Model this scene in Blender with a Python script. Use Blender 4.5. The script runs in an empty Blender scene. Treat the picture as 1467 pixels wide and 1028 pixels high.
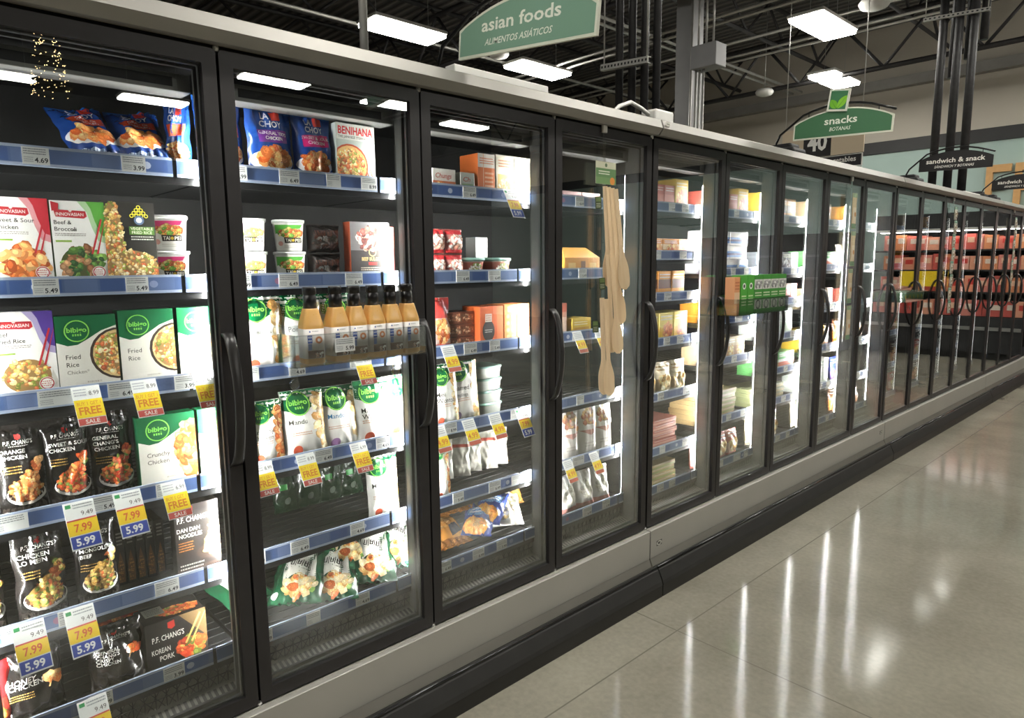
import bpy, bmesh, math, random
from math import pi, sin, cos, radians
from mathutils import Vector, Matrix, noise

# ------------------------------------------------------------------ camera, world, exposure
SC = bpy.context.scene
COL = SC.collection
SC.view_settings.view_transform = 'Standard'
SC.view_settings.look = 'None'
SC.view_settings.gamma = 1.0
SC.view_settings.use_curve_mapping = False
SC.view_settings.exposure = 0.0
SC.cycles.max_bounces = 10
SC.cycles.transparent_max_bounces = 24
SC.cycles.diffuse_bounces = 4
SC.cycles.glossy_bounces = 4
SC.cycles.sample_clamp_indirect = 6.0
SC.cycles.caustics_reflective = False

P, Y, RO = .1396, .8202, -.00975
R_ = Vector((cos(Y), sin(Y), 0)); H_ = Vector((-sin(Y), cos(Y), 0)); Z_ = Vector((0, 0, 1))
F_ = H_ * cos(P) - Z_ * sin(P); U_ = H_ * sin(P) + Z_ * cos(P)
R2 = R_ * cos(RO) + U_ * sin(RO); U2 = -R_ * sin(RO) + U_ * cos(RO)
cd = bpy.data.cameras.new('camera'); cam = bpy.data.objects.new('camera', cd); COL.objects.link(cam)
cam.matrix_world = Matrix(((R2.x, U2.x, -F_.x, 2.05), (R2.y, U2.y, -F_.y, 0), (R2.z, U2.z, -F_.z, 1.76), (0, 0, 0, 1)))
cd.sensor_fit = 'HORIZONTAL'; cd.sensor_width = 36; cd.lens = 36 * 966 / 1467; cd.clip_start = .05; cd.clip_end = 100
SC.camera = cam

w = bpy.data.worlds.new('world'); SC.world = w; w.use_nodes = True
w.node_tree.nodes['Background'].inputs[0].default_value = (.85, .9, 1, 1)
w.node_tree.nodes['Background'].inputs[1].default_value = .02

LED_STRENGTH = 520.0       # freezer LED strips
LAMP_STRENGTH = 52.0      # ceiling fixtures

# ------------------------------------------------------------------ materials
def s2l(c):
    return tuple((x / 255 / 12.92) if x / 255 <= .04045 else ((x / 255 + .055) / 1.055) ** 2.4 for x in c)

def new_mat(name):
    m = bpy.data.materials.new(name); m.use_nodes = True
    nt = m.node_tree; b = nt.nodes['Principled BSDF']
    return m, nt, b

def mat(name, col, rough=.5, metal=0, var=.06, scale=8, bump=0, spec=.5):
    m, nt, b = new_mat(name)
    n = nt.nodes.new('ShaderNodeTexNoise'); n.inputs['Scale'].default_value = scale; n.inputs['Detail'].default_value = 4
    tc = nt.nodes.new('ShaderNodeTexCoord'); nt.links.new(tc.outputs['Object'], n.inputs['Vector'])
    r = nt.nodes.new('ShaderNodeValToRGB')
    r.color_ramp.elements[0].position = .3; r.color_ramp.elements[1].position = .7
    r.color_ramp.elements[0].color = tuple(c * (1 - var) for c in col) + (1,)
    r.color_ramp.elements[1].color = tuple(min(1, c * (1 + var)) for c in col) + (1,)
    nt.links.new(n.outputs['Fac'], r.inputs['Fac']); nt.links.new(r.outputs['Color'], b.inputs['Base Color'])
    b.inputs['Roughness'].default_value = rough; b.inputs['Metallic'].default_value = metal
    b.inputs['Specular IOR Level'].default_value = spec
    if bump:
        bp = nt.nodes.new('ShaderNodeBump'); bp.inputs['Strength'].default_value = bump; bp.inputs['Distance'].default_value = .01
        nt.links.new(n.outputs['Fac'], bp.inputs['Height']); nt.links.new(bp.outputs['Normal'], b.inputs['Normal'])
    return m

def print_mat(name, rough, coat=0, spec=.5, bump=0):
    """printed surface: the ink colours sit in the Col attribute, fibre / film grain is procedural"""
    m, nt, b = new_mat(name)
    a = nt.nodes.new('ShaderNodeAttribute'); a.attribute_name = 'Col'
    nt.links.new(a.outputs['Color'], b.inputs['Base Color'])
    n = nt.nodes.new('ShaderNodeTexNoise'); n.inputs['Scale'].default_value = 30 if bump else 60
    tc = nt.nodes.new('ShaderNodeTexCoord'); nt.links.new(tc.outputs['Object'], n.inputs['Vector'])
    mr = nt.nodes.new('ShaderNodeMapRange'); mr.inputs[3].default_value = rough * .8; mr.inputs[4].default_value = rough * 1.2
    nt.links.new(n.outputs['Fac'], mr.inputs[0]); nt.links.new(mr.outputs[0], b.inputs['Roughness'])
    b.inputs['Specular IOR Level'].default_value = spec
    b.inputs['Coat Weight'].default_value = coat; b.inputs['Coat Roughness'].default_value = .1
    if bump:
        bp = nt.nodes.new('ShaderNodeBump'); bp.inputs['Strength'].default_value = bump; bp.inputs['Distance'].default_value = .006
        nt.links.new(n.outputs['Fac'], bp.inputs['Height']); nt.links.new(bp.outputs['Normal'], b.inputs['Normal'])
        nt.links.new(bp.outputs['Normal'], b.inputs['Coat Normal'])
    return m

def glass_mat(name, r0, power, tint, rough=0.0, wave=0):
    m = bpy.data.materials.new(name); m.use_nodes = True; nt = m.node_tree
    nt.nodes.remove(nt.nodes['Principled BSDF']); out = nt.nodes['Material Output']
    lw = nt.nodes.new('ShaderNodeLayerWeight'); lw.inputs['Blend'].default_value = .5
    pw = nt.nodes.new('ShaderNodeMath'); pw.operation = 'POWER'; pw.inputs[1].default_value = power
    nt.links.new(lw.outputs['Facing'], pw.inputs[0])
    mr = nt.nodes.new('ShaderNodeMapRange'); mr.inputs[3].default_value = r0; mr.inputs[4].default_value = 1
    nt.links.new(pw.outputs[0], mr.inputs[0])
    t = nt.nodes.new('ShaderNodeBsdfTransparent'); t.inputs[0].default_value = tint + (1,)
    g = nt.nodes.new('ShaderNodeBsdfGlossy'); g.inputs['Roughness'].default_value = rough
    g.inputs[0].default_value = (.95, .97, .96, 1)
    if wave:
        n = nt.nodes.new('ShaderNodeTexNoise'); n.inputs['Scale'].default_value = 2.2; n.inputs['Detail'].default_value = 0
        tc = nt.nodes.new('ShaderNodeTexCoord'); nt.links.new(tc.outputs['Object'], n.inputs['Vector'])
        bp = nt.nodes.new('ShaderNodeBump'); bp.inputs['Strength'].default_value = wave; bp.inputs['Distance'].default_value = .02
        nt.links.new(n.outputs['Fac'], bp.inputs['Height']); nt.links.new(bp.outputs['Normal'], g.inputs['Normal'])
    mx = nt.nodes.new('ShaderNodeMixShader')
    nt.links.new(mr.outputs[0], mx.inputs[0]); nt.links.new(t.outputs[0], mx.inputs[1]); nt.links.new(g.outputs[0], mx.inputs[2])
    nt.links.new(mx.outputs[0], out.inputs[0])
    return m

def emit_mat(name, col, s):
    m, nt, b = new_mat(name)
    b.inputs['Base Color'].default_value = (.8, .8, .8, 1)
    b.inputs['Emission Color'].default_value = col + (1,); b.inputs['Emission Strength'].default_value = s
    return m

M = {}
M['fascia'] = mat('fascia_paint', (.31, .297, .27), .42, .25, .03, 5)
M['kick'] = mat('kick_panel_paint', (.42, .41, .37), .38, .25, .03, 4)
M['frame'] = mat('door_frame_black', (.024, .022, .022), .38, .1, .1, 20)
M['gasket'] = mat('gasket_rubber', (.05, .05, .05), .3, 0, .2, 25)
M['bumper'] = mat('bumper_black_vinyl', (.014, .0135, .012), .55, 0, .2, 10)
M['nose'] = mat('bumper_nose_gloss', (.012, .012, .012), .14, 0, .1, 10)
M['toe'] = mat('toe_kick_black', (.014, .0135, .012), .5, 0, .15, 12)
M['handle'] = mat('handle_black_plastic', (.022, .021, .020), .3, 0, .15, 25)
M['liner'] = mat('case_liner_dark', (.010, .010, .0098), .6, 0, .2, 6, 0, .25)
M['mullion'] = mat('mullion_grey_metal', (.10, .10, .095), .3, .5, .1, 10)
M['shelf'] = mat('shelf_black_wire_pan', (.012, .012, .0125), .28, .0, .2, 18, 0, .35)
M['canopy'] = mat('canopy_grey', (.22, .22, .21), .35, .2, .04, 8)
M['steel'] = mat('zinc_steel', (.45, .45, .43), .35, .8, .1, 14)
M['whitepl'] = mat('white_plastic', (.75, .74, .70), .4, 0, .04, 10)
M['wire'] = mat('wire_guard_dark', (.03, .03, .028), .4, .5, .1, 20)
M['grille'] = mat('grille_grey_brown', (.20, .19, .17), .4, .4, .1, 10)
M['black'] = mat('matte_black_paint', (.016, .016, .017), .6, 0, .25, 7)
M['pipe'] = mat('pipe_insulation_black', (.022, .021, .021), .5, 0, .3, 14, .4)
M['conduit'] = mat('conduit_galvanised', (.52, .51, .47), .4, .4, .12, 10)
M['joist'] = mat('joist_dark_paint', (.03, .028, .028), .6, 0, .2, 5)
M['duct'] = mat('beam_grey_paint', (.26, .25, .23), .6, 0, .1, 4)
M['column'] = mat('column_grey_paint', (.36, .36, .36), .55, 0, .06, 4)
M['box'] = print_mat('printed_carton', .42, .15)
M['film'] = print_mat('printed_film', .24, .35, .5, .5)
M['matte'] = print_mat('printed_sign', .5)
M['tagm'] = print_mat('printed_tag_plastic', .35, .2)
M['clearpl'] = glass_mat('clear_acrylic', .13, 2.0, (.93, .95, .95), .04)
M['tubpl'] = print_mat('tub_plastic', .3, .2)
M['glass'] = glass_mat('door_glass', .065, 2.3, (.94, .955, .95), 0, .014)
M['led'] = emit_mat('led_lens', (1.0, .985, .94), LED_STRENGTH)
M['leddim'] = emit_mat('led_lens_dimmed', (1.0, .985, .94), 5)
M['lamp'] = emit_mat('ceiling_lamp_lens', (1.0, .97, .90), LAMP_STRENGTH)
M['wood'] = mat('light_wood', (.62, .43, .24), .5, 0, .18, 30)

def wood_mat():
    m, nt, b = new_mat('beech_wood')
    tc = nt.nodes.new('ShaderNodeTexCoord'); mp = nt.nodes.new('ShaderNodeMapping'); mp.inputs['Scale'].default_value = (60, 60, 4)
    n = nt.nodes.new('ShaderNodeTexNoise'); n.inputs['Scale'].default_value = 1.5; n.inputs['Detail'].default_value = 5
    r = nt.nodes.new('ShaderNodeValToRGB')
    r.color_ramp.elements[0].color = s2l((232, 200, 156)) + (1,); r.color_ramp.elements[1].color = s2l((248, 224, 186)) + (1,)
    nt.links.new(tc.outputs['Object'], mp.inputs[0]); nt.links.new(mp.outputs[0], n.inputs['Vector'])
    oi = nt.nodes.new('ShaderNodeObjectInfo'); hs = nt.nodes.new('ShaderNodeHueSaturation'); mr = nt.nodes.new('ShaderNodeMapRange')
    mr.inputs[3].default_value = .78; mr.inputs[4].default_value = 1.05; nt.links.new(oi.outputs['Random'], mr.inputs[0]); nt.links.new(mr.outputs[0], hs.inputs['Value'])
    nt.links.new(n.outputs['Fac'], r.inputs[0]); nt.links.new(r.outputs[0], hs.inputs['Color']); nt.links.new(hs.outputs[0], b.inputs['Base Color']); b.inputs['Roughness'].default_value = .5
    return m
M['wood'] = wood_mat()

def floor_mat():
    m, nt, b = new_mat('polished_concrete')
    tc = nt.nodes.new('ShaderNodeTexCoord')
    n1 = nt.nodes.new('ShaderNodeTexNoise'); n1.inputs['Scale'].default_value = .7; n1.inputs['Detail'].default_value = 8; n1.inputs['Roughness'].default_value = .6
    n2 = nt.nodes.new('ShaderNodeTexNoise'); n2.inputs['Scale'].default_value = 40; n2.inputs['Detail'].default_value = 6
    nt.links.new(tc.outputs['Object'], n1.inputs['Vector']); nt.links.new(tc.outputs['Object'], n2.inputs['Vector'])
    mx = nt.nodes.new('ShaderNodeMath'); mx.operation = 'MULTIPLY_ADD'; mx.inputs[1].default_value = .28
    nt.links.new(n2.outputs['Fac'], mx.inputs[0]); nt.links.new(n1.outputs['Fac'], mx.inputs[2])
    r = nt.nodes.new('ShaderNodeValToRGB')
    r.color_ramp.elements[0].position = .42; r.color_ramp.elements[1].position = .85
    r.color_ramp.elements[0].color = (.175, .162, .125, 1); r.color_ramp.elements[1].color = (.335, .312, .25, 1)
    nt.links.new(mx.outputs[0], r.inputs[0])
    # saw-cut joints: thin darker lines every 3.6 m, along and across the aisle
    sep = nt.nodes.new('ShaderNodeSeparateXYZ'); nt.links.new(tc.outputs['Object'], sep.inputs[0])
    masks = []
    for ax, off, per in ((0, .36, 3.7), (1, 2.65, 3.7)):
        a = nt.nodes.new('ShaderNodeMath'); a.operation = 'ADD'; a.inputs[1].default_value = -off + per / 2 + per * 20
        nt.links.new(sep.outputs[ax], a.inputs[0])
        md = nt.nodes.new('ShaderNodeMath'); md.operation = 'MODULO'; md.inputs[1].default_value = per; nt.links.new(a.outputs[0], md.inputs[0])
        sb = nt.nodes.new('ShaderNodeMath'); sb.operation = 'SUBTRACT'; sb.inputs[1].default_value = per / 2; nt.links.new(md.outputs[0], sb.inputs[0])
        ab = nt.nodes.new('ShaderNodeMath'); ab.operation = 'ABSOLUTE'; nt.links.new(sb.outputs[0], ab.inputs[0])
        lt = nt.nodes.new('ShaderNodeMath'); lt.operation = 'LESS_THAN'; lt.inputs[1].default_value = .0035; nt.links.new(ab.outputs[0], lt.inputs[0])
        masks.append(lt)
    mm = nt.nodes.new('ShaderNodeMath'); mm.operation = 'MAXIMUM'
    nt.links.new(masks[0].outputs[0], mm.inputs[0]); nt.links.new(masks[1].outputs[0], mm.inputs[1])
    mix = nt.nodes.new('ShaderNodeMixRGB'); mix.inputs[2].default_value = (.16, .147, .115, 1)
    nt.links.new(mm.outputs[0], mix.inputs[0]); nt.links.new(r.outputs[0], mix.inputs[1])
    nt.links.new(mix.outputs[0], b.inputs['Base Color'])
    rr = nt.nodes.new('ShaderNodeMapRange'); rr.inputs[3].default_value = .05; rr.inputs[4].default_value = .17
    nt.links.new(n1.outputs['Fac'], rr.inputs[0]); nt.links.new(rr.outputs[0], b.inputs['Roughness'])
    b.inputs['Specular IOR Level'].default_value = .36
    return m
M['floor'] = floor_mat()

def deck_mat():
    m, nt, b = new_mat('corrugated_roof_deck')
    tc = nt.nodes.new('ShaderNodeTexCoord'); wv = nt.nodes.new('ShaderNodeTexWave'); wv.bands_direction = 'Y'; wv.inputs['Scale'].default_value = 1.6
    nt.links.new(tc.outputs['Object'], wv.inputs['Vector'])
    r = nt.nodes.new('ShaderNodeValToRGB'); r.color_ramp.elements[0].color = (.05, .046, .045, 1); r.color_ramp.elements[1].color = (.17, .155, .145, 1)
    nt.links.new(wv.outputs['Fac'], r.inputs[0]); nt.links.new(r.outputs[0], b.inputs['Base Color']); b.inputs['Roughness'].default_value = .6
    bp = nt.nodes.new('ShaderNodeBump'); bp.inputs['Strength'].default_value = 1; bp.inputs['Distance'].default_value = .08
    nt.links.new(wv.outputs['Fac'], bp.inputs['Height']); nt.links.new(bp.outputs['Normal'], b.inputs['Normal'])
    return m
M['deck'] = deck_mat()

# ------------------------------------------------------------------ object helpers
def obj(name, me, m=None, parent=None, loc=(0, 0, 0), rot=(0, 0, 0)):
    if isinstance(me, bmesh.types.BMesh):
        d = bpy.data.meshes.new(name); me.to_mesh(d); me.free(); me = d
    o = bpy.data.objects.new(name, me); COL.objects.link(o)
    if m is not None and me is not None and not me.materials:
        me.materials.append(m)
    o.parent = parent; o.location = loc; o.rotation_euler = rot
    return o

def tag(o, label, cat, group=None, kind=None):
    o['label'] = label; o['category'] = cat
    if group: o['group'] = group
    if kind: o['kind'] = kind
    return o

def empty(name, loc=(0, 0, 0)):
    return obj(name, None, None, None, loc)

def struct(o):
    o['kind'] = 'structure'; return o

def dup(o, loc=None, rot=None, label=None, group=None, parent=None):
    c = o.copy(); COL.objects.link(c)
    if parent is not None: c.parent = parent
    if loc is not None: c.location = loc
    if rot is not None: c.rotation_euler = rot
    if label: c['label'] = label
    if group: c['group'] = group
    for ch in list(o.children):
        dup(ch, parent=c)
    return c

def box(bm, x0, x1, y0, y1, z0, z1, bev=0):
    r = bmesh.ops.create_cube(bm, size=1)
    vs = r['verts']
    for v in vs:
        v.co = Vector(((x0 + x1) / 2 + v.co.x * (x1 - x0), (y0 + y1) / 2 + v.co.y * (y1 - y0), (z0 + z1) / 2 + v.co.z * (z1 - z0)))
    if bev:
        es = list({e for v in vs for e in v.link_edges})
        bmesh.ops.bevel(bm, geom=es, offset=bev, segments=2, affect='EDGES', profile=.5)
    return bm

def bx(*a, bev=0):
    return box(bmesh.new(), *a, bev=bev)

def tube(bm, pts, r, n=8, close=True):
    pts = [Vector(p) for p in pts]; rings = []
    for i, p in enumerate(pts):
        d = (pts[min(i + 1, len(pts) - 1)] - pts[max(i - 1, 0)]).normalized()
        up = Vector((0, 0, 1)) if abs(d.z) < .95 else Vector((1, 0, 0))
        a = d.cross(up).normalized(); b = d.cross(a)
        rr = r[i] if isinstance(r, (list, tuple)) else r
        rings.append([bm.verts.new(p + a * rr * cos(2 * pi * k / n) + b * rr * sin(2 * pi * k / n)) for k in range(n)])
    for i in range(len(rings) - 1):
        for k in range(n):
            f = bm.faces.new((rings[i][k], rings[i][(k + 1) % n], rings[i + 1][(k + 1) % n], rings[i + 1][k])); f.smooth = True
    if close:
        bm.faces.new(rings[0]); bm.faces.new(rings[-1][::-1])
    bmesh.ops.recalc_face_normals(bm, faces=bm.faces)
    return bm

def extrude_profile(prof, y0, y1):
    """closed (x, z) profile swept along y"""
    bm = bmesh.new()
    a = [bm.verts.new((x, y0, z)) for x, z in prof]; b = [bm.verts.new((x, y1, z)) for x, z in prof]
    n = len(prof)
    for i in range(n):
        bm.faces.new((a[i], a[(i + 1) % n], b[(i + 1) % n], b[i]))
    bm.faces.new(a[::-1]); bm.faces.new(b)
    bmesh.ops.recalc_face_normals(bm, faces=bm.faces)
    return bm

# ------------------------------------------------------------------ printed artwork
_TXT = {}
def text_geo(s, bold=0, shear=0):
    k = (s, bold, shear)
    if k not in _TXT:
        c = bpy.data.curves.new('t', 'FONT'); c.body = s; c.size = 1; c.offset = bold; c.shear = shear; c.resolution_u = 2; c.fill_mode = 'FRONT'
        o = bpy.data.objects.new('t', c); COL.objects.link(o)
        bpy.context.view_layer.update()
        dg = bpy.context.evaluated_depsgraph_get(); e = o.evaluated_get(dg); me = e.to_mesh()
        vs = [(v.co.x, v.co.y) for v in me.vertices]; fs = [tuple(p.vertices) for p in me.polygons]
        e.to_mesh_clear(); bpy.data.objects.remove(o); bpy.data.curves.remove(c)
        _TXT[k] = (vs, fs)
    return _TXT[k]

class Art:
    """flat artwork W x H metres, origin lower left; prims = (verts, faces, colour)"""
    def __init__(s, W, H, seed=1):
        s.W, s.H, s.p, s.r, s.k = W, H, [], random.Random(seed), 1
    def poly(s, pts, col):
        q = [(min(max(x, 0), s.W), min(max(y, 0), s.H)) for x, y in pts]
        s.p.append((q, [tuple(range(len(q)))], s2l(col), s.k)); return s
    def rect(s, x0, y0, x1, y1, col):
        return s.poly([(x0 * s.W, y0 * s.H), (x1 * s.W, y0 * s.H), (x1 * s.W, y1 * s.H), (x0 * s.W, y1 * s.H)], col)
    def pf(s, pts, col):                       # polygon in fractions
        return s.poly([(x * s.W, y * s.H) for x, y in pts], col)
    def ell(s, cx, cy, rx, ry, col, n=22, a0=0, a1=2 * pi):
        return s.poly([(cx * s.W + rx * s.W * cos(a0 + (a1 - a0) * i / n), cy * s.H + ry * s.W * sin(a0 + (a1 - a0) * i / n)) for i in range(n)], col)
    def ring(s, cx, cy, r, t, col, n=24):
        W, H = s.W, s.H
        o = [(cx * W + r * W * cos(2 * pi * i / n), cy * H + r * W * sin(2 * pi * i / n)) for i in range(n)]
        q = [(cx * W + (r - t) * W * cos(2 * pi * i / n), cy * H + (r - t) * W * sin(2 * pi * i / n)) for i in range(n)]
        cl = lambda L: [(min(max(x, 0), W), min(max(y, 0), H)) for x, y in L]
        s.p.append((cl(o) + cl(q), [(i, (i + 1) % n, n + (i + 1) % n, n + i) for i in range(n)], s2l(col), s.k)); return s
    def text(s, t, x, y, w=None, h=.05, col=(255, 255, 255), bold=.015, shear=0, align='l', rot=0):
        """x, y fractions; h = cap height as fraction of H; w = width as fraction of W (fits)"""
        vs, fs = text_geo(t, bold, shear)
        if not vs: return s
        x0 = min(v[0] for v in vs); x1 = max(v[0] for v in vs)
        sc = h * s.H / .70; sx = sc if w is None else w * s.W / (x1 - x0)
        off = {'l': 0, 'c': .5, 'r': 1}[align] * (x1 - x0) * sx
        out = []
        for a, b in vs:
            X = (a - x0) * sx - off; Z = b * sc
            out.append((x * s.W + X * cos(rot) - Z * sin(rot), y * s.H + X * sin(rot) + Z * cos(rot)))
        s.p.append((out, fs, s2l(col), s.k)); return s
    def bars(s, x0, y0, x1, y1, n, col):       # illegible small print
        for i in range(n):
            yy = y1 - (y1 - y0) * (i + .5) / n; hh = (y1 - y0) / n * .22
            x = x0
            while x < x1 - .02:
                wd = s.r.uniform(.03, .10) * max(.3, (x1 - x0)); xe = min(x1, x + wd)
                s.rect(x, yy - hh, xe, yy + hh, col); x = xe + .012
        return s
    def food(s, cx, cy, rx, ry, pal, n=40, size=.09, squash=1.0, hl=True):
        W, H, r = s.W, s.H, s.r
        av = [sum(c[j] for c in pal) / len(pal) * .72 for j in range(3)]
        s.poly([((cx + rx * .98 * cos(2 * pi * j / 26)) * W, (cy + ry * .98 * sin(2 * pi * j / 26)) * H) for j in range(26)], av)
        s.k = .12; n = int(n * 1.7)
        for i in range(n):
            a = r.uniform(0, 2 * pi); q = math.sqrt(r.random())
            px = cx * W + rx * W * q * cos(a); py = cy * H + ry * H * q * sin(a)
            c = r.choice(pal); k = r.uniform(.78, 1.12); c = tuple(min(255, v * k) for v in c)
            rad = size * W * r.uniform(.55, 1.15); th = r.uniform(0, pi); m = 8
            el = r.uniform(.45, 1) * squash
            def pts(f, dx=0, dy=0):
                L = []
                for j in range(m):
                    t = 2 * pi * j / m; rr = rad * f * r.uniform(.8, 1.1)
                    x, y = rr * cos(t), rr * el * sin(t)
                    L.append((px + dx + x * cos(th) - y * sin(th), py + dy + x * sin(th) + y * cos(th)))
                return L
            s.poly(pts(1), c)
            if hl and size > .03:
                s.poly(pts(.5, -rad * .15, rad * .2), tuple(min(255, v * 1.18 + 12) for v in c))
        s.k = 1; return s
    def bowl(s, cx, cy, rx, ry, rim, pal, n=45, size=.08, body=None):
        s.ell(cx, cy, rx, ry * s.H / s.W, rim)
        if body: s.ell(cx, cy, rx * .94, ry * .94 * s.H / s.W, body)
        return s.food(cx, cy + ry * .1, rx * .8, ry * .72, pal, n, size)

def add_art(bm, cl, art, fmap, base=2e-4, step=1.5e-5, tess=0, smooth=False):
    """lay the artwork on a surface: fmap(px, py, lift) -> point"""
    lift = base
    for vs, fs, col, wk in art.p:
        lift += step * wk; c4 = (col[0], col[1], col[2], 1)
        if tess:
            t = bmesh.new(); tv = [t.verts.new((x, y, 0)) for x, y in vs]
            for f in fs:
                try: t.faces.new([tv[k] for k in f])
                except ValueError: pass
            bmesh.ops.triangulate(t, faces=t.faces[:])
            for _ in range(5):
                long = [e for e in t.edges if e.calc_length() > tess]
                if not long: break
                bmesh.ops.subdivide_edges(t, edges=long, cuts=1)
                bmesh.ops.triangulate(t, faces=[f for f in t.faces if len(f.verts) > 3])
            t.verts.index_update()
            vs = [(v.co.x, v.co.y) for v in t.verts]; fs = [[v.index for v in f.verts] for f in t.faces]; t.free()
        bv = [bm.verts.new(fmap(x, y, lift)) for x, y in vs]
        for f in fs:
            try: nf = bm.faces.new([bv[k] for k in f])
            except ValueError: continue
            nf.smooth = smooth
            for lp in nf.loops: lp[cl] = c4

def col_layer(bm):
    return bm.loops.layers.float_color.new('Col')

def paint(bm, cl, faces, col):
    c = s2l(col) + (1,)
    for f in faces:
        for lp in f.loops: lp[cl] = c

_ME = {}
def carton(key, W, H, D, base, front=None, side=None, top=None, side_col=None, top_col=None, m='box'):
    """box with its front face on x = 0, standing on z = 0, centred on y = 0"""
    if key in _ME: return _ME[key]
    bm = bmesh.new(); cl = col_layer(bm)
    box(bm, -D, 0, -W / 2, W / 2, 0, H, .0015)
    paint(bm, cl, bm.faces, base)
    for f in bm.faces:
        n = f.normal
        if side_col and abs(n.y) > .9: paint(bm, cl, [f], side_col)
        if top_col and n.z > .9: paint(bm, cl, [f], top_col)
    if front: add_art(bm, cl, front, lambda x, y, l: (l, x - W / 2, y))
    if side: add_art(bm, cl, side, lambda x, y, l: (-D + x, -W / 2 - l, y))
    if top: add_art(bm, cl, top, lambda x, y, l: (-y, x - W / 2, H + l))
    me = bpy.data.meshes.new(key); bm.to_mesh(me); bm.free(); me.materials.append(M[m]); _ME[key] = me
    return me

def bag(key, W, H, T, base, art=None, seed=1, wr=1.0, m='film', back=None, belly=1.0):
    """pillow pouch, front towards +x, bottom seal on z = 0"""
    if key in _ME: return _ME[key]
    bm = bmesh.new(); cl = col_layer(bm); NU, NV = 20, 28
    def prof(v):
        if v < .035 or v > .945: return 0
        t = (v - .035) / .91
        return min(1, (4 * t * (1 - t)) ** .45 * (1.08 - .35 * t * belly))
    def surf(u, v, sgn, lift=0):
        pr = prof(v); e = max(0, 1 - abs(u) ** 2.4) ** .62
        x = T / 2 * e * pr
        wv = noise.noise(Vector((u * 1.7 + seed, v * 3.2, seed * .37))) + .5 * noise.noise(Vector((u * 4 + seed, v * 6, 3.1)))
        x += wr * T * .16 * wv * min(1, e * 1.5)
        cre = (max(0, 1 - v / .16) + max(0, 1 - (1 - v) / .2))
        x += wr * .0045 * sin(u * 19 + seed + 3 * v) * cre * e
        if wr: x += wr * .012 * noise.noise(Vector((seed, v * 2, u * .8)))* (v > .9)
        yy = u * W / 2 * (1 - .05 * pr) + wr * .004 * noise.noise(Vector((seed * 2, v * 5, u)))
        return Vector((sgn * max(x, .0012) + lift, yy, v * H))
    for sgn in (1, -1):
        g = [[bm.verts.new(surf(-1 + 2 * i / NU, j / NV, sgn, -.0016 if sgn > 0 and 0 < i < NU and 0 < j < NV else 0)) for i in range(NU + 1)] for j in range(NV + 1)]
        for j in range(NV):
            for i in range(NU):
                q = (g[j][i], g[j][i + 1], g[j + 1][i + 1], g[j + 1][i])
                f = bm.faces.new(q if sgn > 0 else q[::-1]); f.smooth = True
    bmesh.ops.remove_doubles(bm, verts=bm.verts[:], dist=.0008)
    paint(bm, cl, bm.faces, base)
    if back: paint(bm, cl, [f for f in bm.faces if f.calc_center_median().x < 0], back)
    if art:
        add_art(bm, cl, art, lambda x, y, l: surf(-1 + 2 * min(max(x / W, .004), .996), min(max(y / H, .003), .997), 1, l), 4e-4, 1.3e-4, .009, True)
    me = bpy.data.meshes.new(key); bm.to_mesh(me); bm.free(); me.materials.append(M[m]); _ME[key] = me
    return me

def lathe_sq(bm, prof, n=24, p=4.0):
    """superellipse cross-section solid; prof = [(half width, z)]"""
    rings = []
    for r, z in prof:
        ring = []
        for k in range(n):
            a = 2 * pi * (k + .5) / n; c, s = cos(a), sin(a)
            q = (abs(c) ** p + abs(s) ** p) ** (-1 / p)
            ring.append(bm.verts.new((r * q * c, r * q * s, z)))
        rings.append(ring)
    for i in range(len(rings) - 1):
        for k in range(n):
            f = bm.faces.new((rings[i][k], rings[i][(k + 1) % n], rings[i + 1][(k + 1) % n], rings[i + 1][k])); f.smooth = True
    bm.faces.new(rings[0][::-1]); bm.faces.new(rings[-1])
    return bm

# ------------------------------------------------------------------ room shell
X0, X1, Y0, Y1, ZC = -24.0, 16.0, -9.0, 16.0, 6.6
struct(obj('floor', bx(X0, X1, Y0, Y1, -.1, 0), M['floor']))
struct(obj('ceiling', bx(X0, X1, Y0, Y1, ZC, ZC + .1), M['deck']))
M['cream'] = mat('wall_cream_paint', (.50, .46, .385), .7, 0, .03, 2)
M['teal'] = mat('wall_teal_paint', (.36, .47, .43), .7, 0, .03, 2)
M['darkwall'] = mat('wall_dark_paint', (.06, .06, .06), .7, 0, .05, 2)
M['band'] = mat('wall_black_band', (.022, .022, .022), .6, 0, .1, 3)
struct(obj('wall_back', bx(X0, X1, Y1, Y1 + .2, 0, ZC), M['cream']))
struct(obj('wall_left', bx(X0 - .2, X0, Y0, Y1, 0, ZC), M['darkwall']))
struct(obj('wall_right', bx(X1, X1 + .2, Y0, Y1, 0, ZC), M['darkwall']))
struct(obj('wall_front', bx(X0, X1, Y0 - .2, Y0, 0, ZC), M['darkwall']))
struct(obj('trim_1', bx(X0, X1, Y1 - .03, Y1, 0, 4.02), M['teal']))
struct(obj('trim_2', bx(X0, X1, Y1 - .06, Y1, 4.02, 4.27), M['band']))
struct(obj('beam_trim_3', bx(X0, X1, Y1 - .25, Y1 - .05, 5.30, 5.50), M['duct']))
struct(obj('column', bx(-3.30, -3.05, 8.0, 8.25, 0, ZC), M['column']))

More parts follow.
